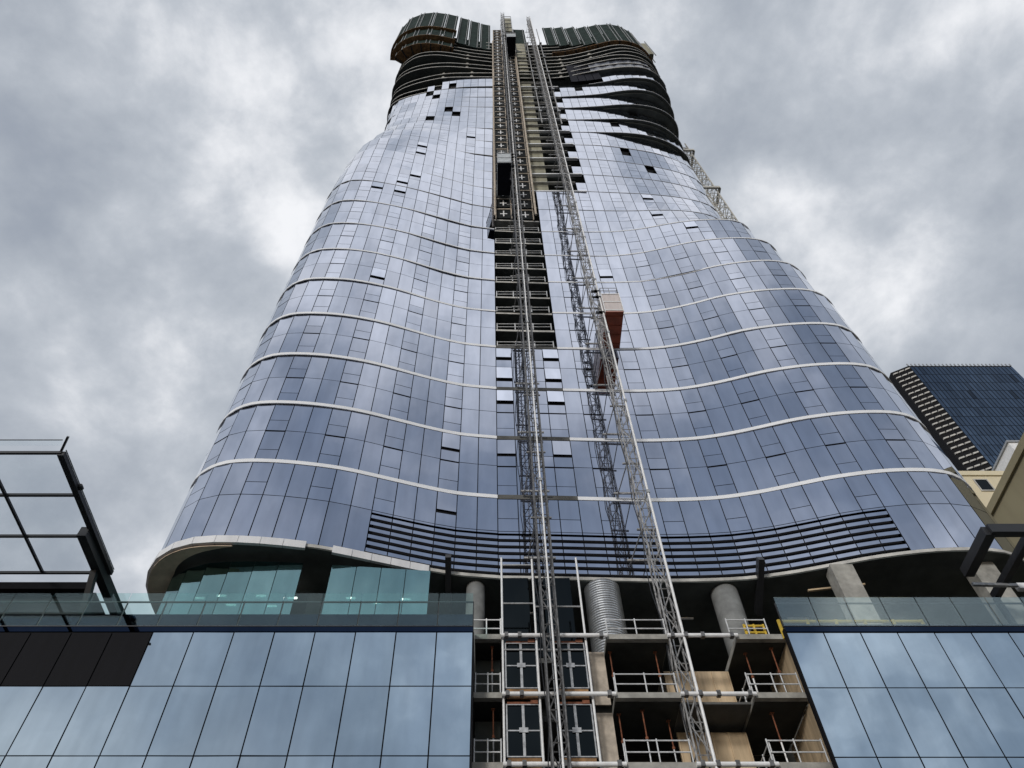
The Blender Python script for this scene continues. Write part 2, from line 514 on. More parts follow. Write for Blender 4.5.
RB = {0: [(.5, 35.07), (4, 35.15), (7, 35.25), (10.3, 35.35), (13, 35.3), (15.3, 35.12), (17.7, 34.65), (20, 34.0), (22.3, 33.35), (25, 32.85), (27.2, 32.7), (29, 32.8), (30.3, 33.2), (31.6, 34.2), (32.6, 35.6), (33.2, 37.5), (33.3, 41)],
      3: [(.5, 35.05), (4, 35.15), (7, 35.2), (11.3, 35.27), (14.1, 35.17), (16.3, 34.85), (18.9, 34.2), (21.4, 33.43), (24.2, 32.92), (26.4, 32.72), (28.3, 32.7), (29.9, 32.95), (31.1, 33.6), (32.2, 34.8), (32.8, 36.3), (33, 38.5), (33, 41)],
      4: [(.5, 35.0), (4, 35.1), (7, 35.2), (12.7, 35.22), (15.2, 35.1), (17.5, 34.7), (19.9, 34.13), (22.2, 33.48), (24.5, 33.05), (26.8, 32.83), (28.4, 32.9), (29.7, 33.2), (31, 34.1), (31.9, 35.3), (32.3, 37), (32.4, 41)],
      5: [(.5, 35.0), (4, 35.1), (7, 35.2), (11, 35.3), (13.7, 35.22), (16.2, 34.9), (18.7, 34.32), (21.2, 33.72), (23.8, 33.33), (26.3, 33.2), (28.2, 33.35), (29.4, 33.7), (30.5, 34.6), (31.1, 35.8), (31.4, 38), (31.4, 41)],
      6: [(.5, 34.95), (4, 35.1), (7, 35.2), (11.8, 35.25), (14.6, 35.17), (17.3, 34.83), (20.8, 34.15), (23.2, 33.85), (26, 33.75), (27.7, 33.9), (28.9, 34.4), (29.8, 35.4), (30.2, 36.7), (30.4, 41)],
      7: [(.5, 34.9), (4, 35.1), (8, 35.3), (12.5, 35.38), (15.5, 35.25), (18.2, 34.9), (21, 34.55), (24, 34.5), (26, 34.65), (27.4, 35.05), (28.5, 35.9), (29.1, 37), (29.4, 38.5), (29.5, 41)],
      8: [(.5, 34.8), (4, 35), (10.6, 35.1), (13.9, 35.2), (17.1, 35.28), (20.9, 35.25), (23.7, 35.4), (26.2, 35.85), (27.8, 36.5), (29, 37.5), (29.6, 38.8), (29.8, 41)],
      9: [(.5, 34.8), (4, 35), (10.4, 35.1), (15.4, 35.3), (18.2, 35.42), (20.6, 35.6), (23, 35.85), (25.2, 36.2), (27.3, 36.7), (28.7, 37.3), (29.7, 38.2), (30.2, 39.5), (30.3, 42)],
      10: [(.5, 34.75), (4, 34.9), (10.5, 35.1), (15.5, 35.3), (19, 35.6), (22.8, 36.05), (26, 36.7), (28, 37.3), (29.3, 38), (30.2, 39), (30.6, 40.5), (30.7, 43)],
      11: [(.5, 34.65), (4, 34.8), (10, 35), (12.6, 35.08), (15.4, 35.2), (19.1, 35.58), (24.1, 36.4), (26.5, 36.95), (28.5, 37.6), (30, 38.4), (30.9, 39.5), (31.2, 41), (31.2, 43)],
      12: [(.5, 34.6), (4, 34.75), (10, 34.95), (12.4, 35.05), (15.7, 35.12), (18.9, 35.4), (23.1, 36), (25.7, 36.6), (28, 37.45), (29.9, 38.35), (31.1, 39.5), (31.5, 41), (31.5, 43)],
      13: [(.5, 34.5), (4, 34.65), (10, 34.9), (12.5, 35.0), (17, 35.05), (21, 35.15), (24.1, 35.5), (27.2, 36.35), (29.6, 37.6), (31.1, 38.9), (31.7, 40.3), (31.8, 43)],
      14: [(.5, 34.5), (4, 34.6), (10, 34.8), (12.5, 34.9), (17.7, 34.8), (21.9, 34.8), (24.7, 35.05), (27.3, 35.75), (29.5, 36.95), (31, 38.3), (31.8, 39.8), (32, 43)],
      15: [(.5, 34.4), (4, 34.5), (10, 34.65), (12.5, 34.7), (18.4, 34.4), (21.7, 34.15), (24.9, 34.2), (27.6, 34.65), (29.8, 35.55), (31.3, 36.8), (32.1, 38.4), (32.4, 41), (32.4, 43)],
      16: [(.5, 34.3), (4, 34.4), (10, 34.45), (12.5, 34.45), (19.1, 34.0), (22.5, 33.5), (25.4, 33.3), (28.1, 33.65), (30.1, 34.6), (31.8, 36.2), (32.6, 38), (32.8, 41), (32.8, 43)],
      17: [(.5, 34.1), (4, 34.2), (10, 34.25), (12.5, 34.2), (18, 33.8), (21, 33.35), (23.6, 32.9), (26.8, 32.75), (29.7, 33.25), (31.8, 34.9), (33, 36.9), (33.3, 40), (33.3, 43)],
      18: [(.5, 34.0), (6, 34.2), (13, 34.1), (18, 33.2), (21.5, 32.6), (25.5, 32.2), (29, 32.5), (31.5, 33.8), (33.2, 35.9), (33.7, 38.5), (33.8, 43)],
      19: [(.5, 34.1), (6, 34.4), (13.6, 34.2), (17, 33.5), (20.5, 32.7), (25.1, 32.0), (29, 32.4), (31.5, 33.7), (33.5, 35.9), (34, 38.5), (34.1, 43)],
      20: [(.5, 34.0), (6, 34.4), (14.1, 34.25), (17.5, 33.8), (21.2, 33.0), (25.9, 32.0), (29.3, 32.3), (31.9, 33.5), (34, 35.9), (34.5, 38.5), (34.6, 43)]}
# the upper edge of the leaning bands of the top
RT = {12: [(.5, 34.5), (4, 34.65), (10, 34.9), (12.5, 35.0), (17, 35.12), (20, 35.55), (23.1, 36.15), (26.3, 37), (29.5, 38.25), (31, 39.6), (31.5, 41), (31.5, 43)],
      13: [(.5, 34.5), (4, 34.6), (10, 34.8), (12.5, 34.9), (17, 34.95), (20.9, 35.25), (23.7, 35.95), (27, 37), (29.9, 38.1), (31.2, 39.5), (31.8, 43)],
      14: [(.5, 34.4), (4, 34.5), (10, 34.65), (12.5, 34.75), (18.5, 34.9), (22.9, 35.55), (27.4, 36.85), (30.4, 38.0), (31.7, 39.5), (32, 43)],
      15: [(.5, 34.3), (4, 34.4), (10, 34.45), (12.5, 34.5), (19.2, 34.35), (22.6, 34.5), (26, 35.15), (29.6, 36.4), (31.6, 37.9), (32.3, 39.5), (32.4, 43)],
      16: [(.5, 34.1), (4, 34.2), (10, 34.25), (12.5, 34.25), (18, 34.0), (22.2, 33.7), (25.7, 33.75), (29.3, 34.5), (31.6, 36.3), (32.6, 38.3), (32.8, 43)],
      17: [(.5, 34.0), (6, 34.1), (13, 34.0), (18, 33.6), (21.5, 33.25), (25.4, 33.05), (29.1, 33.35), (31.5, 34.8), (32.9, 37), (33.3, 39.5), (33.3, 43)]}


class Curve:
    """a plan curve through the given points, measured by its length"""

    def __init__(self, pts, side):
        p = np.array(pts, float)
        self.side = side
        n = len(p)
        ch = np.r_[0, np.cumsum(np.hypot(*np.diff(p, axis=0).T))]
        tan = np.zeros_like(p)
        for i in range(n):
            a, b = max(0, i - 1), min(n - 1, i + 1)
            tan[i] = (p[b] - p[a]) / (ch[b] - ch[a])
        res = []
        for i in range(n - 1):
            h = ch[i + 1] - ch[i]
            u = np.linspace(0, 1, 24, endpoint=False)[:, None]
            res.append((2 * u ** 3 - 3 * u ** 2 + 1) * p[i] + (u ** 3 - 2 * u ** 2 + u) * h * tan[i]
                       + (-2 * u ** 3 + 3 * u ** 2) * p[i + 1] + (u ** 3 - u ** 2) * h * tan[i + 1])
        q = np.vstack(res + [p[-1:]])
        self.q = q
        self.s = np.r_[0, np.cumsum(np.hypot(*np.diff(q, axis=0).T))]
        self.L = self.s[-1]

    def at(self, s):
        return float(np.interp(s, self.s, self.q[:, 0])), float(np.interp(s, self.s, self.q[:, 1]))

    def nrm(self, s):
        s = min(max(s, 0.0), self.L)
        a, b = self.at(max(0, s - 0.25)), self.at(min(self.L, s + 0.25))
        tx, ty = b[0] - a[0], b[1] - a[1]
        l = math.hypot(tx, ty)
        return (-ty / l, tx / l) if self.side == 'L' else (ty / l, -tx / l)

    def off(self, s, d):
        x, y = self.at(s)
        nx, ny = self.nrm(s)
        return x + nx * d, y + ny * d

    def samples(self, s0, s1, step=0.7):
        n = max(2, int(math.ceil((s1 - s0) / step)) + 1)
        return [s0 + (s1 - s0) * i / (n - 1) for i in range(n)]

    def outline(self, d=0.0, step=1.0, s0=0.0, s1=None):
        return [self.off(s, d) for s in self.samples(s0, self.L if s1 is None else s1, step)]


def resample(pts, n=40):
    c = Curve(pts, 'L')
    return [c.at(c.L * i / (n - 1)) for i in range(n)]


def blend(tab, k):
    if k in tab:
        return tab[k]
    ks = sorted(tab)
    a = max(i for i in ks if i < k)
    b = min(i for i in ks if i > k)
    t = (k - a) / (b - a)
    A, B = resample(tab[a]), resample(tab[b])
    return [((1 - t) * x0 + t * x1, (1 - t) * y0 + t * y1) for (x0, y0), (x1, y1) in zip(A, B)]


def mixpts(p, q, t):
    A, B = resample(p), resample(q)
    return [((1 - t) * x0 + t * x1, (1 - t) * y0 + t * y1) for (x0, y0), (x1, y1) in zip(A, B)]


BOT, TOP = {}, {}
for k in range(-1, 21):
    BOT['L', k] = Curve(blend(LB, max(k, 0)), 'L')
    BOT['R', k] = Curve(blend(RB, max(k, 0)), 'R')
for k in range(-1, 20):
    TOP['L', k] = BOT['L', k] if k < 7 else Curve(mixpts(blend(LB, k), blend(LB, k + 1), 0.5), 'L')
    if k < 7:
        TOP['R', k] = BOT['R', k]
    elif k in RT:
        TOP['R', k] = Curve(mixpts(RB[k], RT[k], 0.5), 'R')
    else:
        TOP['R', k] = Curve(mixpts(blend(RB, k), blend(RB, k + 1), 0.85), 'R')


def cur(side, k, t):
    """point function on band k at fraction t of its height"""
    a, b = BOT[side, k], TOP[side, k]
    if a is b or t <= 0:
        return lambda s, d=0.0: a.off(s, d)
    return lambda s, d=0.0: tuple((1 - t) * u + t * v for u, v in zip(a.off(s, d), b.off(s, d)))


PW = 1.335                          # panel width
NL, NR = 20, 28                     # columns left and right of the slot's left edge

tower = thing('skyscraper', 'very tall curved glass skyscraper under construction with open floors at the top', 'skyscraper', (6, 45, 0))

# ------------------------------------------------------------------ which panels stand
open_px = [(452, 437), (449, 508), (385, 274), (373.5, 183), (379, 168), (411, 173), (408, 182), (405, 190), (418, 143), (417, 150),
           (473, 136), (608, 273), (695.6, 230), (643, 196.5), (652, 214), (503, 356), (503, 378), (503, 402), (504, 454),
           (548, 357), (549, 379), (552, 402), (560, 452)]
hole_px = [(452, 110), (452, 113.8), (434, 96), (433, 92), (436, 86), (456, 84), (428, 119), (654, 168), (622, 150), (612, 122), (631.6, 116), (579, 88)]


def project(p):
    x, y, z = p[0], p[1], p[2] - 1.6
    s, c = math.sin(ZEN), math.cos(ZEN)
    w = s * y + c * z
    return 490 + CAM_F * x / w, 384 - CAM_F * (-c * y + s * z) / w


def stands(side, k, fl, j):
    z = zk(k) + fl * FL
    if side == 'L':
        if k <= 16:
            return True
        if k == 17:
            return j < (9 if fl == 0 else 7)
        return False
    if k < 3:
        return True
    if z < 96.2:                    # the slot of the hoist
        return j >= 4
    if k <= 16:
        return j >= (8 if fl == 0 else 9)
    if k == 17:
        return 15 <= j
    return False


panels = []
for k in range(-1, 18):
    for fl in (0, 1):
        for side, N in (('L', NL), ('R', NR)):
            for j in range(N):
                if not stands(side, k, fl, j):
                    continue
                if k == -1 and fl == 0 and (j < 6 if side == 'L' else j < 18):
                    continue        # louvres stand here
                t0, t1 = fl / 2, (fl + 1) / 2
                za = zk(k) + fl * FL
                zb = za + FL
                if k == -1 and fl == 0:
                    za = 32.72
                if (j + 1) * PW > BOT[side, k].L:
                    continue
                panels.append(dict(side=side, k=k, fl=fl, j=j, t0=t0, t1=t1, za=za, zb=zb))


def pan_center(p):
    x, y = cur(p['side'], p['k'], (p['t0'] + p['t1']) / 2)((p['j'] + .5) * PW)
    return project((x, y, (p['za'] + p['zb']) / 2))


for p in panels:
    p['px'] = pan_center(p)
    p['state'] = 'shut'
for lst, st in ((open_px, 'open'), (hole_px, 'hole')):
    for u, v in lst:
        best = min((q for q in panels if q['state'] == 'shut'), key=lambda q: (q['px'][0] - u) ** 2 + (q['px'][1] - v) ** 2)
        best['state'] = st

RNG = np.random.default_rng(3)


def pane(mb, p, f0, f1, g0=None, swing=0.0, tint=1.0):
    """one pane between the fractions f0 and f1 of the panel's height"""
    s0, s1 = p['j'] * PW + 0.03, (p['j'] + 1) * PW - 0.03
    if p['side'] == 'L':
        s0, s1 = s1, s0
    z0 = p['za'] + (p['zb'] - p['za']) * f0 + 0.025
    z1 = p['za'] + (p['zb'] - p['za']) * f1 - 0.025
    t = lambda f: p['t0'] + (p['t1'] - p['t0']) * f
    c0, c1 = cur(p['side'], p['k'], t(f0)), cur(p['side'], p['k'], t(f1))
    tx, tz = RNG.normal(0, 0.0022, 2)
    j = (-tx - tz, tx - tz, tx + tz, -tx + tz)
    d0, d1 = 0.0 + swing, 0.0
    A, B = c0(s0, d0 + j[0]), c0(s1, d0 + j[1])
    C, E = c1(s1, d1 + j[2]), c1(s0, d1 + j[3])
    a, b, c, e = c0(s0, d0 - .05), c0(s1, d0 - .05), c1(s1, d1 - .05), c1(s0, d1 - .05)
    dz = 0.03 * (swing > 0)
    q = [(*A, z0 + dz), (*B, z0 + dz), (*C, z1), (*E, z1)]
    r = [(*a, z0 + dz), (*b, z0 + dz), (*c, z1), (*e, z1)]
    mb.face(q, tint)
    for m, n in ((0, 1), (1, 2), (2, 3), (3, 0)):
        mb.face([r[m], r[n], q[n], q[m]], tint)


def tint_of(p):
    t = RNG.normal(1.0, 0.03)
    if RNG.random() < 0.04:
        t *= 0.88
    return float(min(1.25, max(0.7, t)))


def split(p):
    if p['side'] == 'R' and p['j'] in (0, 3):
        return True
    return p['j'] % 3 == 2


many = MB()
single = 0
for p in sorted(panels, key=lambda q: -q['px'][1]):
    if p['state'] == 'hole':
        continue
    if p['state'] == 'open' or (p['k'] < 3 and p['side'] == 'R' and p['j'] in (0, 3) and False):
        lo = MB()
        pane(lo, p, 0.0, 0.34, tint=tint_of(p))
        lo.build('glass_panel', 'tower_glass', tower, tint=True)
        mb = MB()
        pane(mb, p, 0.40, 1.0, swing=.17 if 490 < p['px'][0] < 560 and p['px'][1] < 415 else .06 if p['za'] < 58 else .13, tint=1.2 if p['za'] > 45 else 1.0)
        mb.build('open_window', 'tower_glass', tower, tint=True)
        continue
    tgt = many
    if single < 76 and p['px'][0] > 150:
        tgt = MB()
        single += 1
    if split(p) and not (p['k'] == -1 and p['fl'] == 0):
        pane(tgt, p, 0.0, 0.36, tint=tint_of(p))
        pane(tgt, p, 0.36, 0.965 if p['k'] < 6 else 0.985, tint=tint_of(p))
    else:
        pane(tgt, p, 0.0, 1.0, tint=tint_of(p))
    if tgt is not many:
        tgt.build('glass_panel', 'tower_glass', tower, tint=True)
tag(many.build('glass_panel', 'tower_glass', tower, tint=True), kind='stuff')

# ------------------------------------------------------------------ the dark frame behind the panes
fr = MB()
for p in panels:
    if p['state'] == 'hole':
        depth = -0.45
    else:
        depth = -0.075
    s0, s1 = p['j'] * PW, (p['j'] + 1) * PW
    c0, c1 = cur(p['side'], p['k'], p['t0']), cur(p['side'], p['k'], p['t1'])
    fr.face([(*c0(s0, depth), p['za']), (*c0(s1, depth), p['za']), (*c1(s1, depth), p['zb']), (*c1(s0, depth), p['zb'])])
fr.build('curtain_wall_frame', 'joint_black', tower)

# ------------------------------------------------------------------ soffits and ledges where one band steps off the next
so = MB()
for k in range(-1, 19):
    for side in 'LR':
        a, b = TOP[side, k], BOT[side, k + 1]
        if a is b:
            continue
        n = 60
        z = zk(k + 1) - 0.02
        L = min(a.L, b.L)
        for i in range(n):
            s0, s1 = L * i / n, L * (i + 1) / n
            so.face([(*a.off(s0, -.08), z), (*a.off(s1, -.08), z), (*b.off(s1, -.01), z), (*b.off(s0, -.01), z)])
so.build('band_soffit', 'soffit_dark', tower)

# ------------------------------------------------------------------ pale bands every second floor


def strip(mb, side, k, s0, s1, z0, z1, d_in, d_out, step=0.67, t=0.0):
    c = TOP[side, k - 1] if side == 'R' and 4 <= k <= 11 else BOT[side, k]
    ss = c.samples(s0, min(s1, c.L - 0.05), step)
    for a, b in zip(ss, ss[1:]):
        if side == 'L':
            a, b = b, a
        i0, i1, o0, o1 = c.off(a, d_in), c.off(b, d_in), c.off(a, d_out), c.off(b, d_out)
        mb.face([(*o0, z0), (*o1, z0), (*o1, z1), (*o0, z1)])
        mb.face([(*i0, z0), (*i1, z0), (*o1, z0), (*o0, z0)])
        mb.face([(*o0, z1), (*o1, z1), (*i1, z1), (*i0, z1)])


for k in range(0, 8):
    h = (0.16, 0.16, 0.16, 0.15, 0.13, 0.11, 0.09, 0.08)[k]
    for side, s0 in (('L', 0.0), ('R', 4 * PW)):
        mb = MB()
        strip(mb, side, k, s0, 27.0 if side == 'L' else 37, zk(k) - h, zk(k) + h, -0.04, 0.035)
        mb.build('pale_band', 'band_white', tower)
    if k <= 3:
        mb = MB()
        strip(mb, 'R', k, 0.02, 4 * PW - .02, zk(k) - 0.2, zk(k) + 0.2, -0.06, 0.03)
        mb.build('band_gap_plate', 'dark_concrete', tower)
for k in range(8, 18):
    mb = MB()
    strip(mb, 'L', k, 0.0, 27.0 if k < 17 else 9 * PW, zk(k) - .035, zk(k) + .035, -0.05, 0.025)
    mb.build('pale_band', 'slab_edge', tower)
    mb = MB()
    strip(mb, 'R', k, (8 if k < 17 else 13) * PW, 37, zk(k) - .05, zk(k) + .05, -0.05, 0.03)
    mb.build('pale_band', 'fascia_white' if k >= 12 else 'mast_grey', tower)

# ------------------------------------------------------------------ louvres over the base
lb = MB()
for side, n in (('L', 6), ('R', 18)):
    c = BOT[side, 0]
    for j in range(n):
        s0, s1 = j * PW, (j + 1) * PW
        lb.face([(*c.off(s0, -.35), 32.7), (*c.off(s1, -.35), 32.7), (*c.off(s1, -.35), 36.33), (*c.off(s0, -.35), 36.33)])
        z = 36.0
lb.build('louvre_backing', 'joint_black', tower)
for r_ in range(6):
    z0 = 32.98 + r_ * 0.545
    bl = MB()
    for side, n in (('L', 6), ('R', 18)):
        c = BOT[side, 0]
        for j in range(n):
            s0, s1 = j * PW + .03, (j + 1) * PW - .03
            tt = tint_of({})
            q0, q1 = c.off(s0, -.0), c.off(s1, -.0)
            b0, b1 = c.off(s0, -.03), c.off(s1, -.03)
            bl.face([(*q0, z0), (*q1, z0), (*q1, z0 + .27), (*q0, z0 + .27)], tt)
            bl.face([(*b0, z0), (*b1, z0), (*q1, z0), (*q0, z0)], tt)
    bl.build('louvre_blade', 'tower_glass', tower, tint=True)
tp = MB()
for side, n in (('L', 6), ('R', 18)):
    c = BOT[side, 0]
    for j in range(n):
        s0, s1 = j * PW + .03, (j + 1) * PW - .03
        tp.face([(*c.off(s0, 0), 36.17), (*c.off(s1, 0), 36.17), (*c.off(s1, 0), 36.32), (*c.off(s0, 0), 36.32)])
tp.build('louvre_head', 'tower_glass', tower, tint=True)


# ------------------------------------------------------------------ floors, core, rear
def ring(k, d):
    """whole outline of the tower at band k, moved out by d"""
    l = BOT['L', k].outline(d, 1.0)
    r = BOT['R', k].outline(d, 1.0)
    lx, rx = l[-1][0], r[-1][0]
    back = [(rx - 1.2, 47), (rx - 5, 53), (rx - 13, 57), (lx + 12, 57), (lx + 5, 53), (lx + 1.2, 47)]
    return list(reversed(l)) + r + back


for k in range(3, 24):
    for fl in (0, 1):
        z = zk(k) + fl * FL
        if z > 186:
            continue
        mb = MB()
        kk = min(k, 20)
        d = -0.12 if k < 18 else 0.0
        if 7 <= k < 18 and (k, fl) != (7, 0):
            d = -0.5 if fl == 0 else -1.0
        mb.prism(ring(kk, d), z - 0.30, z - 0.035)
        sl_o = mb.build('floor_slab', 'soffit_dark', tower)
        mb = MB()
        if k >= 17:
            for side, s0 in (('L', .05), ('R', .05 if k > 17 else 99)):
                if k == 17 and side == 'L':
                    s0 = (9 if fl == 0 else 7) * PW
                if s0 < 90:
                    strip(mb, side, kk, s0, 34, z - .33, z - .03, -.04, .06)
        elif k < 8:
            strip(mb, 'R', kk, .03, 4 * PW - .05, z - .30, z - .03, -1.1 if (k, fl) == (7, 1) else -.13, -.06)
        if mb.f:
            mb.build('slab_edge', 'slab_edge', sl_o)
core = MB()
core.box(-14, 5.3, 39.2, 53, 32.8, 196)
core.box(8.2, 26, 39.2, 53, 32.8, 196)
core.build('core_wall', 'dark_concrete', tower)
lc = MB()
lc.hexa([(5.42, 35.55, 96.4), (7.6, 35.55, 96.4), (7.6, 39, 96.4), (5.42, 39, 96.4)], [(5.42, 34.35, 186), (7.6, 34.35, 186), (7.6, 39, 186), (5.42, 39, 186)])
lc.build('lift_shaft_wall', 'core_beige', tower)
rear = MB()
for k in range(-1, 21):
    z0, z1 = (32.7 if k < 0 else zk(k)), zk(k + 1)
    l, r = BOT['L', k], BOT['R', k]
    pl = [l.off(s, -.12) for s in l.samples(min(NL * PW, l.L) - .2, l.L, 1.0)]
    pr = [r.off(s, -.12) for s in r.samples(min(NR * PW, r.L) - .2, r.L, 1.0)]
    lx, rx = pl[-1][0], pr[-1][0]
    pts = pl + [(lx + 1.2, 47), (lx + 5, 53), (lx + 12, 57), (rx - 13, 57), (rx - 5, 53), (rx - 1.2, 47)] + list(reversed(pr))
    for a, b in zip(pts, pts[1:]):
        rear.face([(*a, z0), (*b, z0), (*b, z1), (*a, z1)])
rear.build('rear_glazing', 'dark_glass', tower, tint=True)

# dark set-back glazing of the open top floors, slab columns, film
for k in (17, 18, 19, 20):
    for side in 'LR':
        mb = MB()
        c = BOT[side, k]
        s_from = {('L', 17): 9 * PW, ('R', 17): 99}.get((side, k), 0.3 if side == 'L' else 9.5)
        if s_from > c.L:
            continue
        ss = c.samples(s_from, c.L - 1, 1.335)
        zt = zk(k + 1) - .3
        for a, b in zip(ss, ss[1:]):
            mb.face([(*c.off(a + .03, -.6), zk(k)), (*c.off(b - .03, -.6), zk(k)), (*c.off(b - .03, -.6), zt), (*c.off(a + .03, -.6), zt)])
        mb.build('set_back_glazing', 'dark_glass', tower, tint=True)
for side, k, s in [('L', 18, 4.0), ('L', 18, 9.5), ('L', 19, 5.0), ('L', 20, 5.0), ('R', 18, 13), ('R', 19, 14), ('R', 20, 14), ('R', 20, 20)]:
    x, y = BOT[side, k].off(s, -0.7)
    mb = MB()
    mb.tube((x, y, zk(k)), (x, y, zk(k + 1) - .3), 0.4, 12)
    mb.build('concrete_column', 'concrete', tower)
fm = MB()
c = BOT['R', 18]
for a, b in zip(c.samples(18.5, 30, 0.8), c.samples(18.5, 30, 0.8)[1:]):
    ja, jb = [-.12 + .08 * math.sin(x * 5.1) for x in (a, b)]
    fm.face([(*c.off(a, ja), zk(18) + .1), (*c.off(b, jb), zk(18) + .1), (*c.off(b, jb), zk(19) - .35), (*c.off(a, ja), zk(19) - .35)])
fm.build('plastic_film', 'plastic_film', tower)
fm = MB()                           # the white glass of the half glazed floor left of the hoist
fm = MB()
c = BOT['R', 17]
for a, b in zip(c.samples(14.3, 19.9, 1.4), c.samples(14.3, 19.9, 1.4)[1:]):
    A, B, C2, E2 = c.off(a + .05, .35), c.off(b - .05, .35), c.off(b - .05, .2), c.off(a + .05, .2)
    for z0, z1 in ((148.0, 154.2), (154.4, 161.0)):
        fm.hexa([(*A, z0), (*B, z0), (*C2, z0), (*E2, z0)], [(*A, z1), (*B, z1), (*C2, z1), (*E2, z1)])
fm.build('hoarding', 'cabin_black', tower)

# sheer slab edges beside the hoist between glass and lift shaft
for k in range(9, 19):
    for fl in (0, 1):
        z = zk(k) + fl * FL
        mb = MB()
        w = 0.30 if fl == 0 else 0.12
        x1 = (12.3 if fl == 0 else 11.1) if k < 18 else 14
        mb.box(5.3, x1, 34.45, 36.0, z - w - .04, z - .04) if False else None
        y = BOT['R', k].off(7, 0)[1]
        mb.box(5.25, x1, y - .05, y + .35, z - w, z)
        mb.build('slab_edge_beam', 'band_white' if fl == 0 else 'slab_edge', tower)

# ------------------------------------------------------------------ base of the tower
base = MB()
base.prism(ring(0, 0.04), 32.48, 32.70)
base.build('base_slab', 'slab_edge', tower)
base = MB()
base.prism(ring(0, 0.0), 32.42, 32.477)
base.build('base_soffit', 'soffit_dark', tower)  # dark plate under the concrete slab, shade of the underside put into its colour
for (s0, s1) in ((0.0, 0.0),):
    pass
cL = BOT['L', 0]


def s_at_x(c, x):
    return float(np.interp(-x, -c.q[:200, 0], c.s[:200]))


for s0, s1 in ((s_at_x(cL, -3.6), s_at_x(cL, -9.05)), (s_at_x(cL, -10.5), 29.0)):
    fa = MB()
    ss = cL.samples(s0, s1, 1.335)
    for a, b in zip(ss, ss[1:]):
        for (z0, z1, d0, d1) in ((32.22, 32.74, .18, .12),):
            A, B, C, E = cL.off(a, d0 - .2), cL.off(b - .025, d0 - .2), cL.off(b - .025, d0), cL.off(a, d0)
            fa.hexa([(*E, z0), (*A, z0), (*B, z0), (*C, z0)], [(*E, z1), (*A, z1), (*B, z1), (*C, z1)])
    fa.build('fascia', 'fascia_white', tower)
ls = MB()
ss = cL.samples(s_at_x(cL, -14.5), 29.5, 0.6)
for i, (a, b) in enumerate(zip(ss, ss[1:])):
    wa, wb = 0.1 + 1.1 * min(1, i / 9), 0.1 + 1.1 * min(1, (i + 1) / 9)
    ls.hexa([(*cL.off(a, .0), 32.08), (*cL.off(b, .0), 32.08), (*cL.off(b, -wb), 32.14), (*cL.off(a, -wa), 32.14)],
            [(*cL.off(a, .0), 32.13), (*cL.off(b, .0), 32.13), (*cL.off(b, -wb), 32.2), (*cL.off(a, -wa), 32.2)])
ls.build('soffit_lining', 'soffit_brown', tower)

# teal glazing of the deck level under the left half
DECK = 25.9
for seg in ([(-19.0, 35.6), (-18.3, 34.3), (-17.0, 33.45), (-15.6, 33.05), (-12.9, 32.98), (-10.6, 33.1)], [(-9.0, 33.25), (-6.2, 33.5), (-3.4, 33.75)]):
    c = Curve(seg, 'L')
    ss = c.samples(0, c.L, 1.5)
    for a, b in zip(ss, ss[1:]):
        mb = MB()
        p0, p1 = c.at(a + .02), c.at(b - .02)
        q0, q1 = (p0[0], p0[1] + .06), (p1[0], p1[1] + .06)
        mb.hexa([(*p0, DECK), (*p1, DECK), (*q1, DECK), (*q0, DECK)], [(*p0, 31.9), (*p1, 31.9), (*q1, 31.9), (*q0, 31.9)], float(RNG.normal(1, .1)))
        mb.build('lobby_glazing', 'teal_glass', tower, tint=True)
for x, y in ((-17.2, 35.6), (-15.9, 35.4), (-15.5, 36.2), (-13.6, 35.4), (-13.1, 36.3), (-11.8, 35.6), (-8.4, 35.6), (-6.9, 36.0), (-5.2, 35.7)):
    mb = MB()
    mb.box(x, x + .55, y, y + .09, 31.5, 31.58)
    mb.build('ceiling_lamp', 'lamp_white', tower)
lw = MB()
lw.box(-17, 34.5, 43.5, 44, DECK, 32.1)
lw.box(-10.7, -8.9, 36, 36.3, DECK, 32.1)
lw.build('lobby_wall', 'dark_concrete', tower)

# columns of the deck level
co = MB()
n = 40
x, y, r0 = 6.62, 35.85, 1.0
prof = []
zz = 25.92
while zz < 32.3:
    prof += [(zz, r0), (zz + .06, r0 + .05), (zz + .12, r0)]
    zz += 0.17
i0 = 0
for zz, rr in prof:
    for a in range(n):
        co.v.append((x + rr * math.cos(2 * math.pi * a / n), y + rr * math.sin(2 * math.pi * a / n), zz))
for i in range(len(prof) - 1):
    for a in range(n):
        b = (a + 1) % n
        co.f.append((i * n + a, i * n + b, (i + 1) * n + b, (i + 1) * n + a))
        co.t.append(1.0)
tag(co.build('steel_clad_column', 'corrugated', tower, smooth=False), 'column clad in bright ribbed steel')
for x, y, r_ in ((-0.85, 35.7, .55), (13.95, 36.2, .8)):
    mb = MB()
    mb.tube((x, y, DECK), (x, y, 32.41), r_, 28)
    mb.build('round_column', 'column_concrete', tower, smooth=True)
for x, y, w in ((20.3, 34.2, .66), (28.3, 34.0, .7)):
    mb = MB()
    mb.box(x - w, x + w, y - .45, y + .45, DECK, 32.41)
    mb.build('square_column', 'concrete', tower)
for x, y0, y1 in ((15.9, 34.0, 37.0), (-2.45, 33.8, 37.0)):
    mb = MB()
    mb.bar((x, y0, 33.1), (x, y1, 31.5), .34, .5)
    mb.build('outrigger', 'black_steel', tower)
sl = MB()
for x, y in ((2, 37.5), (11, 38), (18, 38)):
    sl.bar((x, y, 31.95), (x + 1.3, y, 31.95), .12, .08)
sl.build('soffit_batten', 'white_paint', tower)
for x0, x1, y in ((18.5, 21.8, 35.2),):
    mb = MB()
    mb.bar((x0, y, 31.7), (x1, y - .3, 31.9), .14, .1)
    mb.build('soffit_plank', 'plywood', tower)
bb = MB()
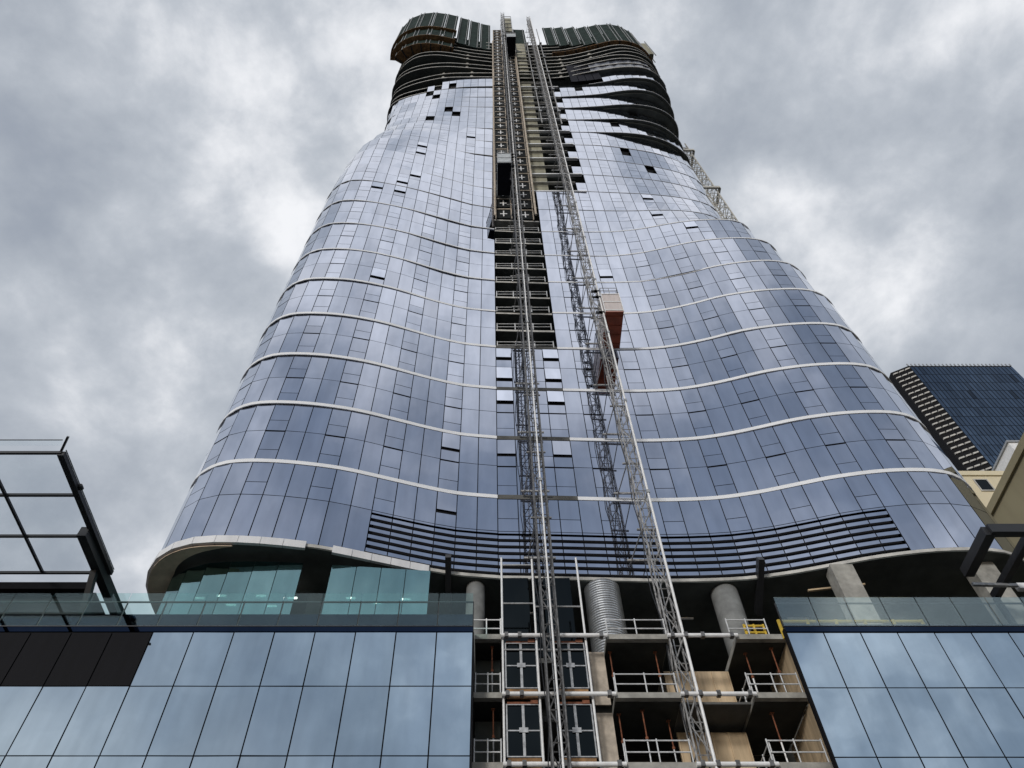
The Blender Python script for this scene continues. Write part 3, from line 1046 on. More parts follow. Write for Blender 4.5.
for x0, x1, y, z in ((22, 34, 40, 30.2), (22, 34, 41.5, 30.9), (16, 34, 42.8, 29.2)):
    bb.box(x0, x1, y, y + .3, z, z + .3)
bb.build('ceiling_duct', 'dark_concrete', tower)

# ================================================================== protection screens and platforms round the top
SL = Curve([(.3, 34.0), (-3, 33.4), (-6.5, 32.6), (-9.6, 31.9), (-13, 31.5), (-16.2, 31.9), (-18.5, 33.0), (-20.0, 34.8), (-20.5, 37), (-20.5, 41)], 'L')
SR = BOT['R', 20]


def screen(c, s0, s1, d, z0, z1, label, tilt=0.0):
    a, b = c.off(s0, d), c.off(s1, d)
    if c.side == 'L':
        a, b = b, a
    t = thing('perimeter_screen', label, 'screen', ((a[0] + b[0]) / 2, (a[1] + b[1]) / 2, z0), 'protection screens round the unfinished top floors')
    nx, ny = c.nrm((s0 + s1) / 2)
    mb = MB()
    o = lambda p, e: (p[0] + nx * e, p[1] + ny * e)
    mb.hexa([(*o(a, 0), z0), (*o(b, 0), z0), (*o(b, -.1), z0), (*o(a, -.1), z0)],
            [(*o(a, tilt), z1), (*o(b, tilt), z1), (*o(b, tilt - .1), z1), (*o(a, tilt - .1), z1)])
    mb.build('mesh_panel', 'screen_green', t)
    for f in (0.12, 0.86):
        p = (a[0] + (b[0] - a[0]) * f, a[1] + (b[1] - a[1]) * f)
        m2 = MB()
        m2.bar((*o(p, .1), z0 - .2), (*o(p, tilt + .1), z1 + random.uniform(-.4, .9)), .13, .13)
        m2.build('post', 'screen_post', t)
    return t


n = 0
ss = [0.25 + 2.55 * i for i in range(4)]
for i, s in enumerate(ss):
    if i == 3:
        continue
    screen(SL, s, s + 2.35, 0.0, 177 - (0, 0.4, -.2, 0)[i], 206 + (0, .8, 1.6, 0)[i],
           'tall dark green screen with two pale posts, %s left of the hoist masts' % ORD[i])
tiers = [(171, 174.8, 0.0, 'lowest'), (174.9, 181.6, 0.9, 'middle'), (181.7, 199.5, 1.4, 'upper')]
for (z0, z1, d, nm) in tiers:
    for i in range(6 if nm == 'upper' else 5):
        s = 8.2 + 2.6 * i
        screen(SL, s, s + 2.5, d, z0 + .1, z1 + random.uniform(-.2, .5) * (nm == 'upper'),
               'dark green screen in the %s tier at the top, %s counted from the hoists outward' % (nm, ORD[i]))
for i in range(10):
    s = 12.0 + 2.5 * i
    screen(SR, s, s + 2.4, 0.35, (182, 180.5, 178.5, 176.5, 175, 174.5)[min(i, 5)], (203, 201, 198, 195.5, 194, 193.5)[min(i, 5)] + random.uniform(-.4, .7),
           'tall dark green screen at the top right, %s counted outward from the hoists' % ORD[i])
screen(Curve([(4.9, 34.4), (8, 34.5), (12.9, 34.7)], 'R'), 0.3, 3.3, 0, 177, 203.5, 'tall dark green screen standing between the two hoist masts')


def platform(c, s0, s1, d_in, d_out, z, label):
    mb = MB()
    sm = c.samples(s0, s1, 0.9)
    for a, b in zip(sm, sm[1:]):
        if c.side == 'L':
            a, b = b, a
        mb.hexa([(*c.off(a, d_out), z - .18), (*c.off(b - .03, d_out), z - .18), (*c.off(b - .03, d_in), z - .18), (*c.off(a, d_in), z - .18)],
                [(*c.off(a, d_out), z), (*c.off(b - .03, d_out), z), (*c.off(b - .03, d_in), z), (*c.off(a, d_in), z)])
    return mb


t = thing('work_platform', 'brown timber work platforms under the stepped screens, upper left of tower', 'platform', (-14, 33, 171))
for z, di, do in ((171, -4.2, .1), (174.9, -.6, 1.0), (181.7, .2, 1.5)):
    platform(SL, 8.0, 21.5 if z < 180 else 24, di, do, z, '').build('timber_deck', 'plywood_dark', t)
for s in SL.samples(8.5, 21, 2.4):
    mb = MB()
    mb.bar((*SL.off(s, -2.4), 170.7), (*SL.off(s, .1), 170.75), .22, .2)
    mb.build('bearer', 'black_steel', t)
t = thing('work_platform', 'brown timber work platform under the screens, upper right of tower', 'platform', (25, 33.5, 182))
platform(SR, 12.6, 36, -1.0, .5, 174.2, '').build('timber_deck', 'plywood_dark', t)
for s in SR.samples(13, 36, 2.4):
    mb = MB()
    mb.bar((*SR.off(s, -1.0), 173.9), (*SR.off(s, .5), 173.95), .2, .2)
    mb.build('bearer', 'black_steel', t)
t = thing('scaffold_box', 'small grey access tower at the right edge of the top screens', 'scaffold', (35.5, 35.6, 176))
mb = MB()
for dx, dy in ((0, 0), (1.4, 0), (0, 1.4), (1.4, 1.4)):
    mb.bar((34.3 + dx, 35.2 + dy, 178), (34.3 + dx, 35.2 + dy, 193), .15)
mb.build('frame', 'screen_post', t)
mb = MB()
mb.box(34.4, 35.6, 35.3, 36.5, 180, 191.5)
mb.build('infill', 'core_beige', t)

# ================================================================== hoist masts
MY = 31.0


def lattice(mb, x, y, z0, z1, w, sec, r_ch, r_br):
    h = w / 2
    cs = [(x - h, y - h), (x + h, y - h), (x + h, y + h), (x - h, y + h)]
    for c in cs:
        mb.tube((*c, z0), (*c, z1), r_ch, 6)
    nseg = int((z1 - z0) / sec)
    for i in range(nseg):
        za, zb = z0 + i * sec, z0 + (i + 1) * sec
        for q in range(4):
            a, b = cs[q], cs[(q + 1) % 4]
            mb.tube((*a, za), (*b, za), r_br, 4, cap=False)
            if i % 2:
                a, b = b, a
            mb.tube((*a, za), (*b, zb), r_br, 4, cap=False)


def hoist_mast(x, MY, ztop, label, pole_dx, mat, pole_r):
    t = thing('hoist_mast', label, 'hoist mast', (x, MY, 0), 'construction hoist masts up the tower')
    mb = MB()
    lattice(mb, x, MY, 0.1, ztop, 0.70, 1.508, .048, .034)
    mb.build('lattice', mat, t)
    mb = MB()
    mb.tube((x + pole_dx, MY - .42, 0.1), (x + pole_dx, MY - .42, ztop - 1), pole_r, 8)
    mb.build('guide_pole', 'white_paint', t)
    mb = MB()
    mb.box(x - .025, x + .025, MY + .3, MY + .36, 1, ztop - 1)
    mb.build('gear_rack', 'galvanised', t)
    for k in range(-1, 27):
        z = zk(k) if k > -1 else 33.6
        if z > ztop - 3:
            break
        m = MB()
        yb = BOT['R', min(max(k, 0), 20)].off(x, 0)[1] - .1
        for d in (-.3, .3):
            m.bar((x + d, MY + .3, z + .15), (x + 1.6 * d - .2, yb, z + .15), .06, .06)
        m.bar((x - .9, yb - .35, z + .15), (x + 1.0, yb - .35, z + .15), .1, .14)
        m.bar((x - .6, MY + .36, z + .15), (x + .6, MY + .36, z + .15), .1, .1)
        m.build('wall_tie', 'mast_grey', t)
    m = MB()
    pts = []
    for i in range(120):
        z = 1 + (ztop - 8) * i / 119
        pts.append((x - .52 + .09 * math.sin(i * 1.7) + .05 * math.sin(i * .61), MY + .05 + .08 * math.cos(i * 1.1), z))
    for a, b in zip(pts, pts[1:]):
        m.tube(a, b, .028, 5, cap=False)
    m.build('power_cable', 'black_steel', t)
    m = MB()
    for i in range(16):
        z = 36 + i * 9.4
        m.box(x + pole_dx - .1, x + pole_dx + .1, MY - .52, MY - .34, z, z + .25)
    m.build('pole_clamp', 'galvanised', t)
    return t


LX, RX = 2.94, 9.15
hoist_mast(LX, 31.0, 203.5, 'grey lattice hoist mast with white pole running up the open slot of tower', .05, 'mast_steel', .05)
hoist_mast(RX, 31.95, 204.0, 'grey lattice hoist mast with white pole that carries the red cabin', .36, 'mast_grey', .07)
# thinner cable guide beside the right mast at the top
t = thing('cable_guide', 'thin steel rail beside the right hoist mast near the top of tower', 'rail', (11.0, 33, 120))
mb = MB()
mb.bar((10.9, 33.4, 120), (10.9, 33.4, 198), .16, .16)
mb.bar((7.9, 33.2, 120), (7.9, 33.2, 182), .14, .14)
mb.build('rail', 'mast_grey', t)
for z in (126, 140, 153, 166, 180):
    for x in (10.65, 7.7):
        mb = MB()
        mb.box(x, x + .5, 33.0, 34.2, z, z + .55)
        mb.build('bracket', 'galvanised', t)


def cabin(x0, x1, y0, y1, z0, z1, label, front, under, mast_x, MY):
    t = thing('hoist_cabin', label, 'hoist cabin', ((x0 + x1) / 2, (y0 + y1) / 2, z0))
    mb = MB()
    mb.box(x0, x1, y0, y1, z0 + .12, z1)
    mb.build('body', front, t)
    mb = MB()
    mb.box(x0 - .02, x1 + .02, y0 - .02, y1 + .02, z0, z0 + .115)
    for i in range(4):
        y = y0 + (y1 - y0) * (i + .5) / 4
        mb.box(x0, x1, y - .05, y + .05, z0 - .05, z0 - .002)
    mb.build('floor_pan', under, t)
    mb = MB()
    for i in range(3):
        z = z0 + .3 + (z1 - z0 - .5) * i / 2
        mb.box(x0 - .03, x1 + .03, y0 - .05, y0 - .022, z, z + .1)
    for x in (x0 - .05, x1 + .01):
        mb.box(x, x + .05, y0 - .06, y0, z0, z1 + .05)
        mb.box(x, x + .05, y1, y1 + .06, z0, z1 + .05)
    mb.build('edge_frame', 'white_paint' if under == 'cabin_red' else 'galvanised', t)
    mb = MB()
    for a, b in (((x0, y0), (x1, y0)), ((x1, y0), (x1, y1)), ((x0, y0), (x0, y1))):
        for h in (.5, 1.0):
            mb.tube((*a, z1 + h), (*b, z1 + h), .03, 5)
        for f in (0, .5, 1):
            p = (a[0] + (b[0] - a[0]) * f, a[1] + (b[1] - a[1]) * f)
            mb.tube((*p, z1), (*p, z1 + 1.0), .03, 5)
    mb.build('roof_railing', 'galvanised', t)
    sx = x0 if mast_x < x0 else x1
    for z in (z0 + .4, z1 - .2, z1 + .9):
        mb = MB()
        mb.box(min(sx, mast_x), max(sx, mast_x), MY - .5, MY - .36, z, z + .25)
        mb.box(mast_x - .25, mast_x + .25, MY - .5, MY - .37, z, z + .25)
        mb.build('roller_bracket', 'black_steel', t)
    return t


cabin(9.62, 11.1, 31.2, 34.75, 57.7, 61.0, 'red hoist cabin with pale front hanging on the right mast', 'cabin_pale', 'cabin_red', RX, 31.95)
cabin(.9, 2.5, 30.1, 34.1, 92.1, 95.8, 'grey hoist cabin with black underside, halfway up the open slot', 'cabin_grey', 'cabin_black', LX, 31.0)
cabin(3.4, 5.2, 30.1, 33.7, 170.0, 173.6, 'grey hoist cabin with black underside near the top of the mast', 'cabin_grey', 'cabin_black', LX, 31.0)
t = thing('hoist_enclosure', 'beige timber enclosure poking above the screens beside the left mast', 'enclosure', (4.2, 33.6, 192))
mb = MB()
mb.box(3.35, 5.15, 32.8, 34.2, 192, 209)
mb.build('cladding', 'core_beige', t)
mb = MB()
for x in (3.3, 5.1):
    mb.bar((x, 32.75, 190), (x, 32.75, 211), .16)
for z in (196, 201, 206, 210.5):
    mb.bar((3.3, 32.7, z), (5.1, 32.7, z), .14)
mb.build('frame', 'galvanised', t)

# ================================================================== landing gates up the slot
GY = 34.55


def make_gate():
    t = thing('landing_gate', 'dark landing gate with white cross', 'gate', (0, 0, 0), 'hoist landing gates up the slot of the tower')
    w, h = 0.85, 2.55
    mb = MB()
    mb.box(-w, w, .03, .09, .1, h)
    leaf = mb.build('door_leaf', 'gate_dark', t)
    mb = MB()
    mb.bar((-w - .06, 0, -.25), (-w - .06, 0, h + .3), .13, .16)
    mb.bar((w + .06, 0, -.25), (w + .06, 0, h + .3), .13, .16)
    mb.box(-w, w, -.08, .08, h + .02, h + .24)
    mb.build('frame', 'gate_tan', t)
    mb = MB()
    mb.box(-.07, .07, -.02, .0, .55, h - .3)
    mb.box(-.42, .42, -.024, -.002, 1.2, 1.42)
    mb.build('cross_brace', 'white_paint', leaf)
    return t


gate0 = make_gate()
n = 0
lv = 0
z = 96.3 - 3 * FL
while z < 199:
    for col, gx, nm in ((0, 1.62, 'left'), (1, 4.2, 'right')):
        o = gate0 if n == 0 else copy_tree(gate0)
        k = min(20, max(0, int((z - Z0) / DZ)))
        o.location = (gx, BOT['R', k].off(gx, 0)[1] - .12, z)
        o['label'] = 'dark landing gate with white cross, %s of the left mast, %s from the bottom' % (nm, ORD[lv])
        n += 1
    lv += 1
    z += FL
# parents were made at the origin
t = thing('access_ladder', 'tan timber posts standing between the landing gates and the lift shaft', 'posts', (5.3, 34.3, 87))
mb = MB()
mb.bar((5.3, 34.1, 86), (5.3, 33.7, 186), .22, .22)
mb.bar((0.55, 34.2, 86), (0.55, 33.8, 186), .18, .18)
mb.build('post', 'gate_tan', t)


# ================================================================== guard rails
def guardrail(x0, x1, y, z, label, mat='rail_white', h=1.05, group=None, y1=None, step=1.3, r=.032, cat='guardrail'):
    y1 = y if y1 is None else y1
    t = thing('guardrail', label, cat, ((x0 + x1) / 2, (y + y1) / 2, z), group)
    mb = MB()
    mb.tube((x0, y, z + h), (x1, y1, z + h), r, 6)
    mb.tube((x0, y, z + h * .5), (x1, y1, z + h * .5), r, 6)
    mb.build('rail', mat, t)
    L = math.hypot(x1 - x0, y1 - y)
    n = max(1, round(L / step))
    for i in range(n + 1):
        f = (i + .03) / (n + .06)
        m = MB()
        m.tube((x0 + (x1 - x0) * f, y + (y1 - y) * f, z), (x0 + (x1 - x0) * f, y + (y1 - y) * f, z + h + .08), r * 1.05, 6)
        m.build('post', mat, t)
    return t


i = 0
z = zk(3)
while z < 86:
    guardrail(.6, 5.6, BOT['R', 5].off(3, 0)[1] + .1, z, 'grey edge guardrail across the open slot of the tower, %s from the bottom' % ORD[i],
              group='edge guardrails on the open floors of the tower', r=.05, step=1.6)
    i += 1
    z += FL

# ================================================================== podium
def podium(x_edges, rows, label, dark, glass_z, sx0, sx1, bal_rail):
    t = thing('podium_building', label, 'building', ((sx0 + sx1) / 2, 34, 0))
    cnt = 0
    fm = MB()
    fm.box(sx0, sx1, 30.06, 30.4, 0, 25.12)
    fm.build('facade_frame', 'joint_black', t)
    rest = MB()
    for a, b in zip(x_edges, x_edges[1:]):
        for r_, (z0, z1) in enumerate(zip(rows, rows[1:])):
            tt = float(RNG.normal(1, .03))
            mb = MB()
            tx, tz = RNG.normal(0, .004, 2)
            j = (-tx - tz, tx - tz, tx + tz, -tx + tz)
            q = [(a + .03, 30 + j[0], z0 + .025), (b - .03, 30 + j[1], z0 + .025), (b - .03, 30 + j[2], z1 - .025), (a + .03, 30 + j[3], z1 - .025)]
            mb.face(q, tt)
            bq = [(x, 30.05, z) for x, y, z in q]
            for m, n in ((0, 1), (1, 2), (2, 3), (3, 0)):
                mb.face([bq[m], bq[n], q[n], q[m]], tt)
            is_dark = dark(a, b, r_)
            o = mb.build('dark_panel' if is_dark else 'glass_panel', 'dark_panel' if is_dark else 'podium_glass', t, tint=True)
    # spandrel line and balustrade
    mb = MB()
    mb.box(sx0, sx1, 30.0, 30.05, 24.82, 25.1)
    mb.build('spandrel', 'spandrel_glass', t, tint=True)
    mb = MB()
    mb.box(sx0 + (.75 if sx0 > 10 else 0), sx1, 33.0 if sx0 > 10 else 30.12, 36.3 if sx0 > 10 else 46, 25.15, DECK)
    mb.build('deck_slab', 'navy_glass' if False else 'dark_concrete', t)
    for a, b in zip(x_edges, x_edges[1:]):
        m = MB()
        m.box(a + .025, b - .025, 30.0, 30.03, 25.14, glass_z)
        m.build('balustrade_panel', 'balustrade_glass' if sx0 < 0 else 'reflective_glass', t)
    m = MB()
    m.box(sx0, sx1, 29.98, 30.06, 25.1, 25.14)
    m.box(sx0, sx1, 30.06, 30.12, bal_rail, bal_rail + .07)
    for a in x_edges:
        m.box(a - .025, a + .025, 30.05, 30.11, 25.14, bal_rail)
    m.build('balustrade_rail', 'black_steel', t)
    m = MB()
    for a, b in zip(x_edges, x_edges[1:]):
        m.box(a + .03, b - .03, 30.085, 30.11, 25.2, 25.88 if sx0 < 0 else 25.3)
    m.build('balustrade_plinth', 'spandrel_glass', t, tint=True)
    if sx0 > 10:
        m = MB()
        m.box(sx0 + .75, sx1, 30.41, 32.99, 24.8, 25.09)
        m.build('roof_ledge', 'dark_concrete', t)
    if sx0 < 0:
        sd = MB()
        sd.box(sx1 - .04, sx1 + .04, 30.41, 36.5, 0, 25.1)
        sd.build('side_wall', 'black_steel', t)
    return t


rowsL = [12.5, 15.62, 18.76, 21.93, 24.78]
xl = [-0.8, -2.5] + [-2.5 - 1.9 * i for i in range(1, 15)]
xl = sorted(xl)
podium(xl, rowsL, 'low blue glass podium with a row of dark panels at its left end', lambda a, b, r: r == 3 and b < -15, 27.1, xl[0], -0.8, 26.58)
rowsR = [12.5, 15.62, 18.70, 21.85, 24.75]
xr = [13.9] + [13.9 + 1.73 * i for i in range(1, 15)]
podium(xr, rowsR, 'low blue glass podium with a yellow rail on its deck, right of the hoists', lambda a, b, r: False, 26.85, 13.9, xr[-1], 26.5)

# ------------------------------------------------------------------ open concrete bays between the podium halves
bay = thing('concrete_frame', 'open concrete floors of the unfinished podium between the two glass fronts', 'building frame', (6.5, 34, 0))
LV = [25.9, 22.7, 19.4, 16.2]
SY = 31.6
for z in LV:
    for x0, x1 in ((-0.75, 0.55), (5.72, 8.75), (12.1, 14.55)):
        mb = MB()
        mb.box(x0, x1, SY, 36.4, z - .28, z)
        mb.build('floor_slab', 'concrete', bay)
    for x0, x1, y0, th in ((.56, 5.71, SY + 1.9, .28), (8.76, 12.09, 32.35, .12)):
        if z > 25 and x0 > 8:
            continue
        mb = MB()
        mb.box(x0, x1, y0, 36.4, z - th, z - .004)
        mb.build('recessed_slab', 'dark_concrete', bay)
    # near-black sheet under each slab, its colour standing in for the bay's shade
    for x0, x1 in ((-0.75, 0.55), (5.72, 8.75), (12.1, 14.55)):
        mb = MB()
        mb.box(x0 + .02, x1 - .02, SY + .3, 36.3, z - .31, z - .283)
        mb.build('soffit', 'bay_shade', bay)
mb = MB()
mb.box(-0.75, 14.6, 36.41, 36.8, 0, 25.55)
mb.build('back_wall', 'bay_shade', bay)  # wall coloured near-black in place of the shade deep in the bay
for z in LV[1:]:
    mb = MB()
    mb.box(8.8, 12.05, 34.1, 34.2, z, z + 2.85)
    for i in range(5):
        x = 8.8 + i * .8
        mb.box(x, x + .07, 34.03, 34.098, z, z + 2.8)
    tag(mb.build('plywood_wall', 'plywood', bay))
    mb = MB()
    mb.box(14.56, 14.64, 31.6, 35.5, z - .2, z + 2.92)
    mb.build('plywood_partition', 'plywood', bay)
    mb = MB()
    mb.box(4.85, 5.65, 32.6, 32.7, z + .02, z + 2.9)
    mb.build('timber_infill', 'gate_tan', bay)
    mb = MB()
    mb.box(-.7, .5, 33.2, 33.3, z, z + 2.85)
    mb.build('blank_wall', 'soffit_dark', bay)

for li, z in enumerate(LV[1:3]):
    for gi, (x0, x1) in enumerate(((.78, 2.2), (3.12, 4.55))):
        t = thing('hoist_door', '%s glazed hoist door with white cross frame on the %s floor of the podium' % (('left', 'right')[gi], ('upper', 'lower')[li]),
                  'door', ((x0 + x1) / 2, 31.8, z + .3), 'glazed hoist doors of the podium')
        m = MB()
        m.box(x0, x1, 31.80, 31.84, z + .35, z + 2.75)
        m.build('pane', 'dark_glass', t, tint=True)
        m = MB()
        for a, b in ((x0 - .06, x0), (x1, x1 + .06)):
            m.box(a, b, 31.74, 31.88, z + .3, z + 2.8)
        m.box(x0, x1, 31.74, 31.88, z + 2.75, z + 2.8)
        m.box(x0, x1, 31.74, 31.88, z + .3, z + .35)
        m.build('frame', 'galvanised', t)
        m = MB()
        xc = (x0 + x1) / 2
        m.box(xc - .06, xc + .06, 31.76, 31.797, z + .35, z + 2.75)
        m.box(x0, x1, 31.765, 31.795, z + 1.5, z + 1.56)
        m.box(xc - .2, xc + .2, 31.74, 31.758, z + 1.43, z + 1.66)
        m.build('cross_bar', 'galvanised', t)
        m = MB()
        m.box(x0, x1, 31.76, 31.9, z + 2.82, z + 2.92)
        m.box(x1 - .35, x1 - .02, 31.7, 31.755, z + 2.8, z + 2.98)
        m.build('header', 'rust', t)
        m = MB()
        m.box(x0, x1, 31.78, 31.86, z - .2, z + .28)
        m.build('sill_board', 'plywood_dark', t)

# white tie beams across the bays
for li, z in enumerate(LV[:3]):
    for bi, (x0, x1) in enumerate(((.55, 5.75), (8.7, 12.15))):
        t = thing('tie_beam', 'white tube beam across the %s hoist bay on the %s floor edge' % (('left', 'right')[bi], ('top', 'middle', 'bottom')[li]),
                  'beam', ((x0 + x1) / 2, 31.5, z - .15), 'white tie beams at the hoist bays')
        m = MB()
        m.tube((x0, 31.5, z - .15), (x1, 31.5, z - .15), .105, 10)
        m.build('tube', 'white_paint', t)
        for x in (x0 + .25, x0 + .9, (x0 + x1) / 2, x1 - .3):
            m = MB()
            m.box(x - .09, x + .09, 31.375, 31.625, z - .275, z - .025)
            m.build('coupler', 'mast_steel', t)

# scaffold posts in front of the left bay
t = thing('scaffold', 'white scaffold poles standing in front of the left hoist bay', 'scaffold', (2.6, 31.6, 15))
for x, zt in ((.62, 31.0), (2.28, 30.9), (4.7, 31.0)):
    m = MB()
    m.tube((x, 31.72, 15), (x, 31.72, zt), .055, 8)
    m.build('standard', 'white_paint', t)
for x0, x1, z in ((.62, 2.28, 27.9), (2.28, 4.7, 27.7), (.62, 2.28, 30.5), (2.28, 4.7, 25.1), (.62, 2.28, 25.1)):
    m = MB()
    m.tube((x0, 31.74, z), (x1, 31.74, z), .045, 8)
    m.build('ledger', 'galvanised', t)
t = thing('glass_screen', 'tall dark glass screen of the deck level behind the scaffold poles', 'glazing', (2.6, 34.5, DECK))
for a, b in ((.7, 2.2), (2.35, 4.6)):
    m = MB()
    m.box(a, b, 34.4, 34.45, DECK, 31.95)
    m.build('pane', 'dark_glass', t, tint=True)

# rails
grp = 'guardrails at the podium floor edges'
for li, z in enumerate(LV[1:3]):
    nm = ('middle', 'bottom')[li]
    guardrail(5.8, 8.7, SY + .15, z, 'tubular guardrail between the two hoist masts on the %s podium floor' % nm, group=grp)
    guardrail(12.0, 14.45, SY + .15, z, 'tubular guardrail right of the right mast on the %s podium floor' % nm, group=grp)
    guardrail(-.7, .5, SY + .15, z, 'short tubular guardrail beside the left glass front on the %s podium floor' % nm, group=grp, step=.6)
    guardrail(12.15, 12.15, SY + .2, z, 'guardrail running inward beside the right hoist bay on the %s podium floor' % nm, group=grp, y1=34.2)
guardrail(5.8, 8.8, SY + .25, DECK, 'grey guardrail on the deck in front of the bright ribbed column', group=grp)
guardrail(11.9, 13.9, SY + .25, DECK, 'grey guardrail on the deck at the corner of the right glass front', group=grp)
guardrail(-.9, .55, SY + .25, DECK, 'white guardrail on the deck left of the scaffold poles', 'white_paint', group=grp, step=.7)
guardrail(-6.5, -1.0, 32.6, DECK, 'white guardrail behind the teal glass balustrade', 'white_paint', h=1.35, group=grp)
guardrail(14.1, 21.2, 30.9, 25.1, 'long yellow guardrail behind the right glass balustrade', 'yellow', h=1.0, r=.085)
guardrail(12.8, 13.8, 32.0, DECK, 'short yellow guardrail at the deck corner beside the right glass front', 'yellow', h=.8, r=.06, step=.5)

# props
for i, (x, y, z, top) in enumerate([(5.95, 32.6, 22.7, 0), (8.2, 32.6, 22.7, 0), (12.7, 32.7, 22.7, 0), (13.9, 32.3, 22.7, 0), (.1, 32.2, 22.7, 0),
                                    (5.95, 32.7, 19.4, 0), (7.0, 32.4, 19.4, 0), (8.3, 33.2, 19.4, 0), (13.0, 32.6, 19.4, 0), (.15, 32.3, 19.4, 0)]):
    lab = ['left prop between the masts on the middle floor', 'right prop between the masts on the middle floor', 'left prop of the pair in the right corner of the middle floor',
           'prop against the plywood in the right corner of the middle floor', 'prop beside the left glass front on the middle floor',
           'left prop between the masts on the bottom floor', 'centre prop between the masts on the bottom floor', 'right prop between the masts on the bottom floor',
           'lone prop in the right corner of the bottom floor', 'prop beside the left glass front on the bottom floor'][i]
    t = thing('steel_prop', 'rusty steel ' + lab, 'prop', (x, y, z), 'steel props under the podium slabs')
    m = MB()
    m.tube((x, y, z + .01), (x, y, z + 1.6), .04, 8)
    m.box(x - .09, x + .09, y - .09, y + .09, z, z + .012)
    m.build('outer_tube', 'white_paint' if i in (2, 8) else 'galvanised', t)
    m = MB()
    m.tube((x, y, z + 1.55), (x, y, z + 2.88), .032, 8)
    m.box(x - .09, x + .09, y - .09, y + .09, z + 2.86, z + 2.88)
    m.build('inner_tube', 'rust', t)
    m = MB()
    m.tube((x, y, z + 1.48), (x, y, z + 1.6), .07, 8)
    m.build('collar', 'rust', t)

# ================================================================== canopies
def canopy(t, xs, ys, z, edge, wmain, wsub, glass, raft=None):
    x0, x1, y0, y1 = min(xs), max(xs), min(ys), max(ys)
    for x in xs:
        m = MB()
        w = wmain if x == edge else wsub
        m.bar((x, y0, z - w * .45), (x, y1, z - w * .45), w, w * .9)
        m.build('rafter', 'black_steel', t)
    for y in ys:
        m = MB()
        m.bar((x0, y, z - .1), (x1, y, z - .1), .12, .14)
        m.build('purlin', 'black_steel', t)
    for a, b in zip(xs, xs[1:]):
        for c, d in zip(ys, ys[1:]):
            m = MB()
            m.box(min(a, b) + .02, max(a, b) - .02, c + .02, d - .02, z + .03, z + .05)
            m.build('glass_pane', glass, t)


CZ = 29.5
t = thing('glass_canopy', 'black steel canopy with clear glass panes over the left podium roof', 'canopy', (-28, 29, CZ))
canopy(t, [-20.0, -23.6, -27.2, -30.8, -34.4], [22.95, 25.6, 28.4, 31.1], CZ, -20.0, .30, .13, 'canopy_glass')
m = MB()
m.hexa([(-34.4, 22.6, CZ + .05), (-20, 22.6, CZ + .05), (-20, 22.63, CZ + .05), (-34.4, 22.63, CZ + .05)],
       [(-34.4, 22.5, CZ + .28), (-20, 22.5, CZ + .28), (-20, 22.53, CZ + .28), (-34.4, 22.53, CZ + .28)])
m.build('edge_lip', 'canopy_glass', t)
m = MB()
m.bar((-34.4, 22.5, CZ + .3), (-20, 22.5, CZ + .3), .035)
m.bar((-20.1, 23.0, CZ - .05), (-19.72, 22.35, CZ + .36), .1, .16)
m.build('lip_rail', 'black_steel', t)
m = MB()
m.bar((-20.25, 27.7, CZ - .45), (-20.25, 34.5, CZ - .45), .45, .6)
m.build('cantilever_arm', 'black_steel', t)
for x in (-20.35, -27.4):
    m = MB()
    m.bar((x, 30.3, CZ - .7), (x, 31.6, 25.9), .3, .3)
    m.build('strut', 'black_steel', t)
m = MB()
m.tube((-19.84, 22.9, CZ + .04), (-19.84, 31, CZ + .04), .03, 6)
m.build('edge_cable', 'galvanised', t)
m = MB()
m.tube((-19.78, 25.0, CZ - .05), (-19.78, 25.25, CZ - .05), .11, 10)
m.tube((-20.4, 30.1, CZ + .1), (-20.4, 30.4, CZ + .1), .12, 10)
m.build('floodlight', 'black_steel', t)

t = thing('roof_plant_room', 'dark flat plant room with white panels under the left canopy', 'plant room', (-28, 34, DECK))
m = MB()
m.box(-45, -20.9, 32.2, 40, DECK, 29.0)
m.build('wall', 'black_steel', t)
m = MB()
m.box(-45, -21.2, 31.6, 32.15, 28.75, 29.2)
m.build('roof_edge', 'joint_black', t)
m = MB()
for i in range(9):
    m.box(-22.9 - i * 1.1, -21.95 - i * 1.1, 32.6, 33.6, 29.2, 29.75 + .1 * (i % 2))
m.build('roof_unit', 'white_paint', t)

t = thing('steel_canopy', 'dark steel canopy frame above the right podium balustrade', 'canopy', (33, 29.5, CZ))
m = MB()
m.bar((25.2, 28.1, CZ), (46, 28.1, CZ), .4, .55)
m.build('front_beam', 'black_steel', t)
m = MB()
m.bar((25.2, 28.1, CZ - .02), (25.2, 31.2, CZ - .02), .5, .56)
m.build('side_beam', 'black_steel', t)
for x in (27.3, 34.0):
    m = MB()
    m.bar((x, 28.4, CZ - .1), (x, 33.0, CZ - .1), .35, .4)
    m.build('rafter', 'black_steel', t)
m = MB()
m.bar((25.4, 31.6, CZ - .45), (27.8, 31.7, CZ - .45), .16, .16)
m.build('bracket', 'galvanised', t)
m = MB()
m.bar((28.0, 32.0, CZ - .3), (46, 32.0, CZ - .3), .3, .35)
m.build('gutter', 'white_paint', t)
m = MB()
for x in (27.3, 34.0, 40):
    m.bar((x, 33, DECK), (x, 33, CZ - .2), .25, .25)
m.build('post', 'black_steel', t)

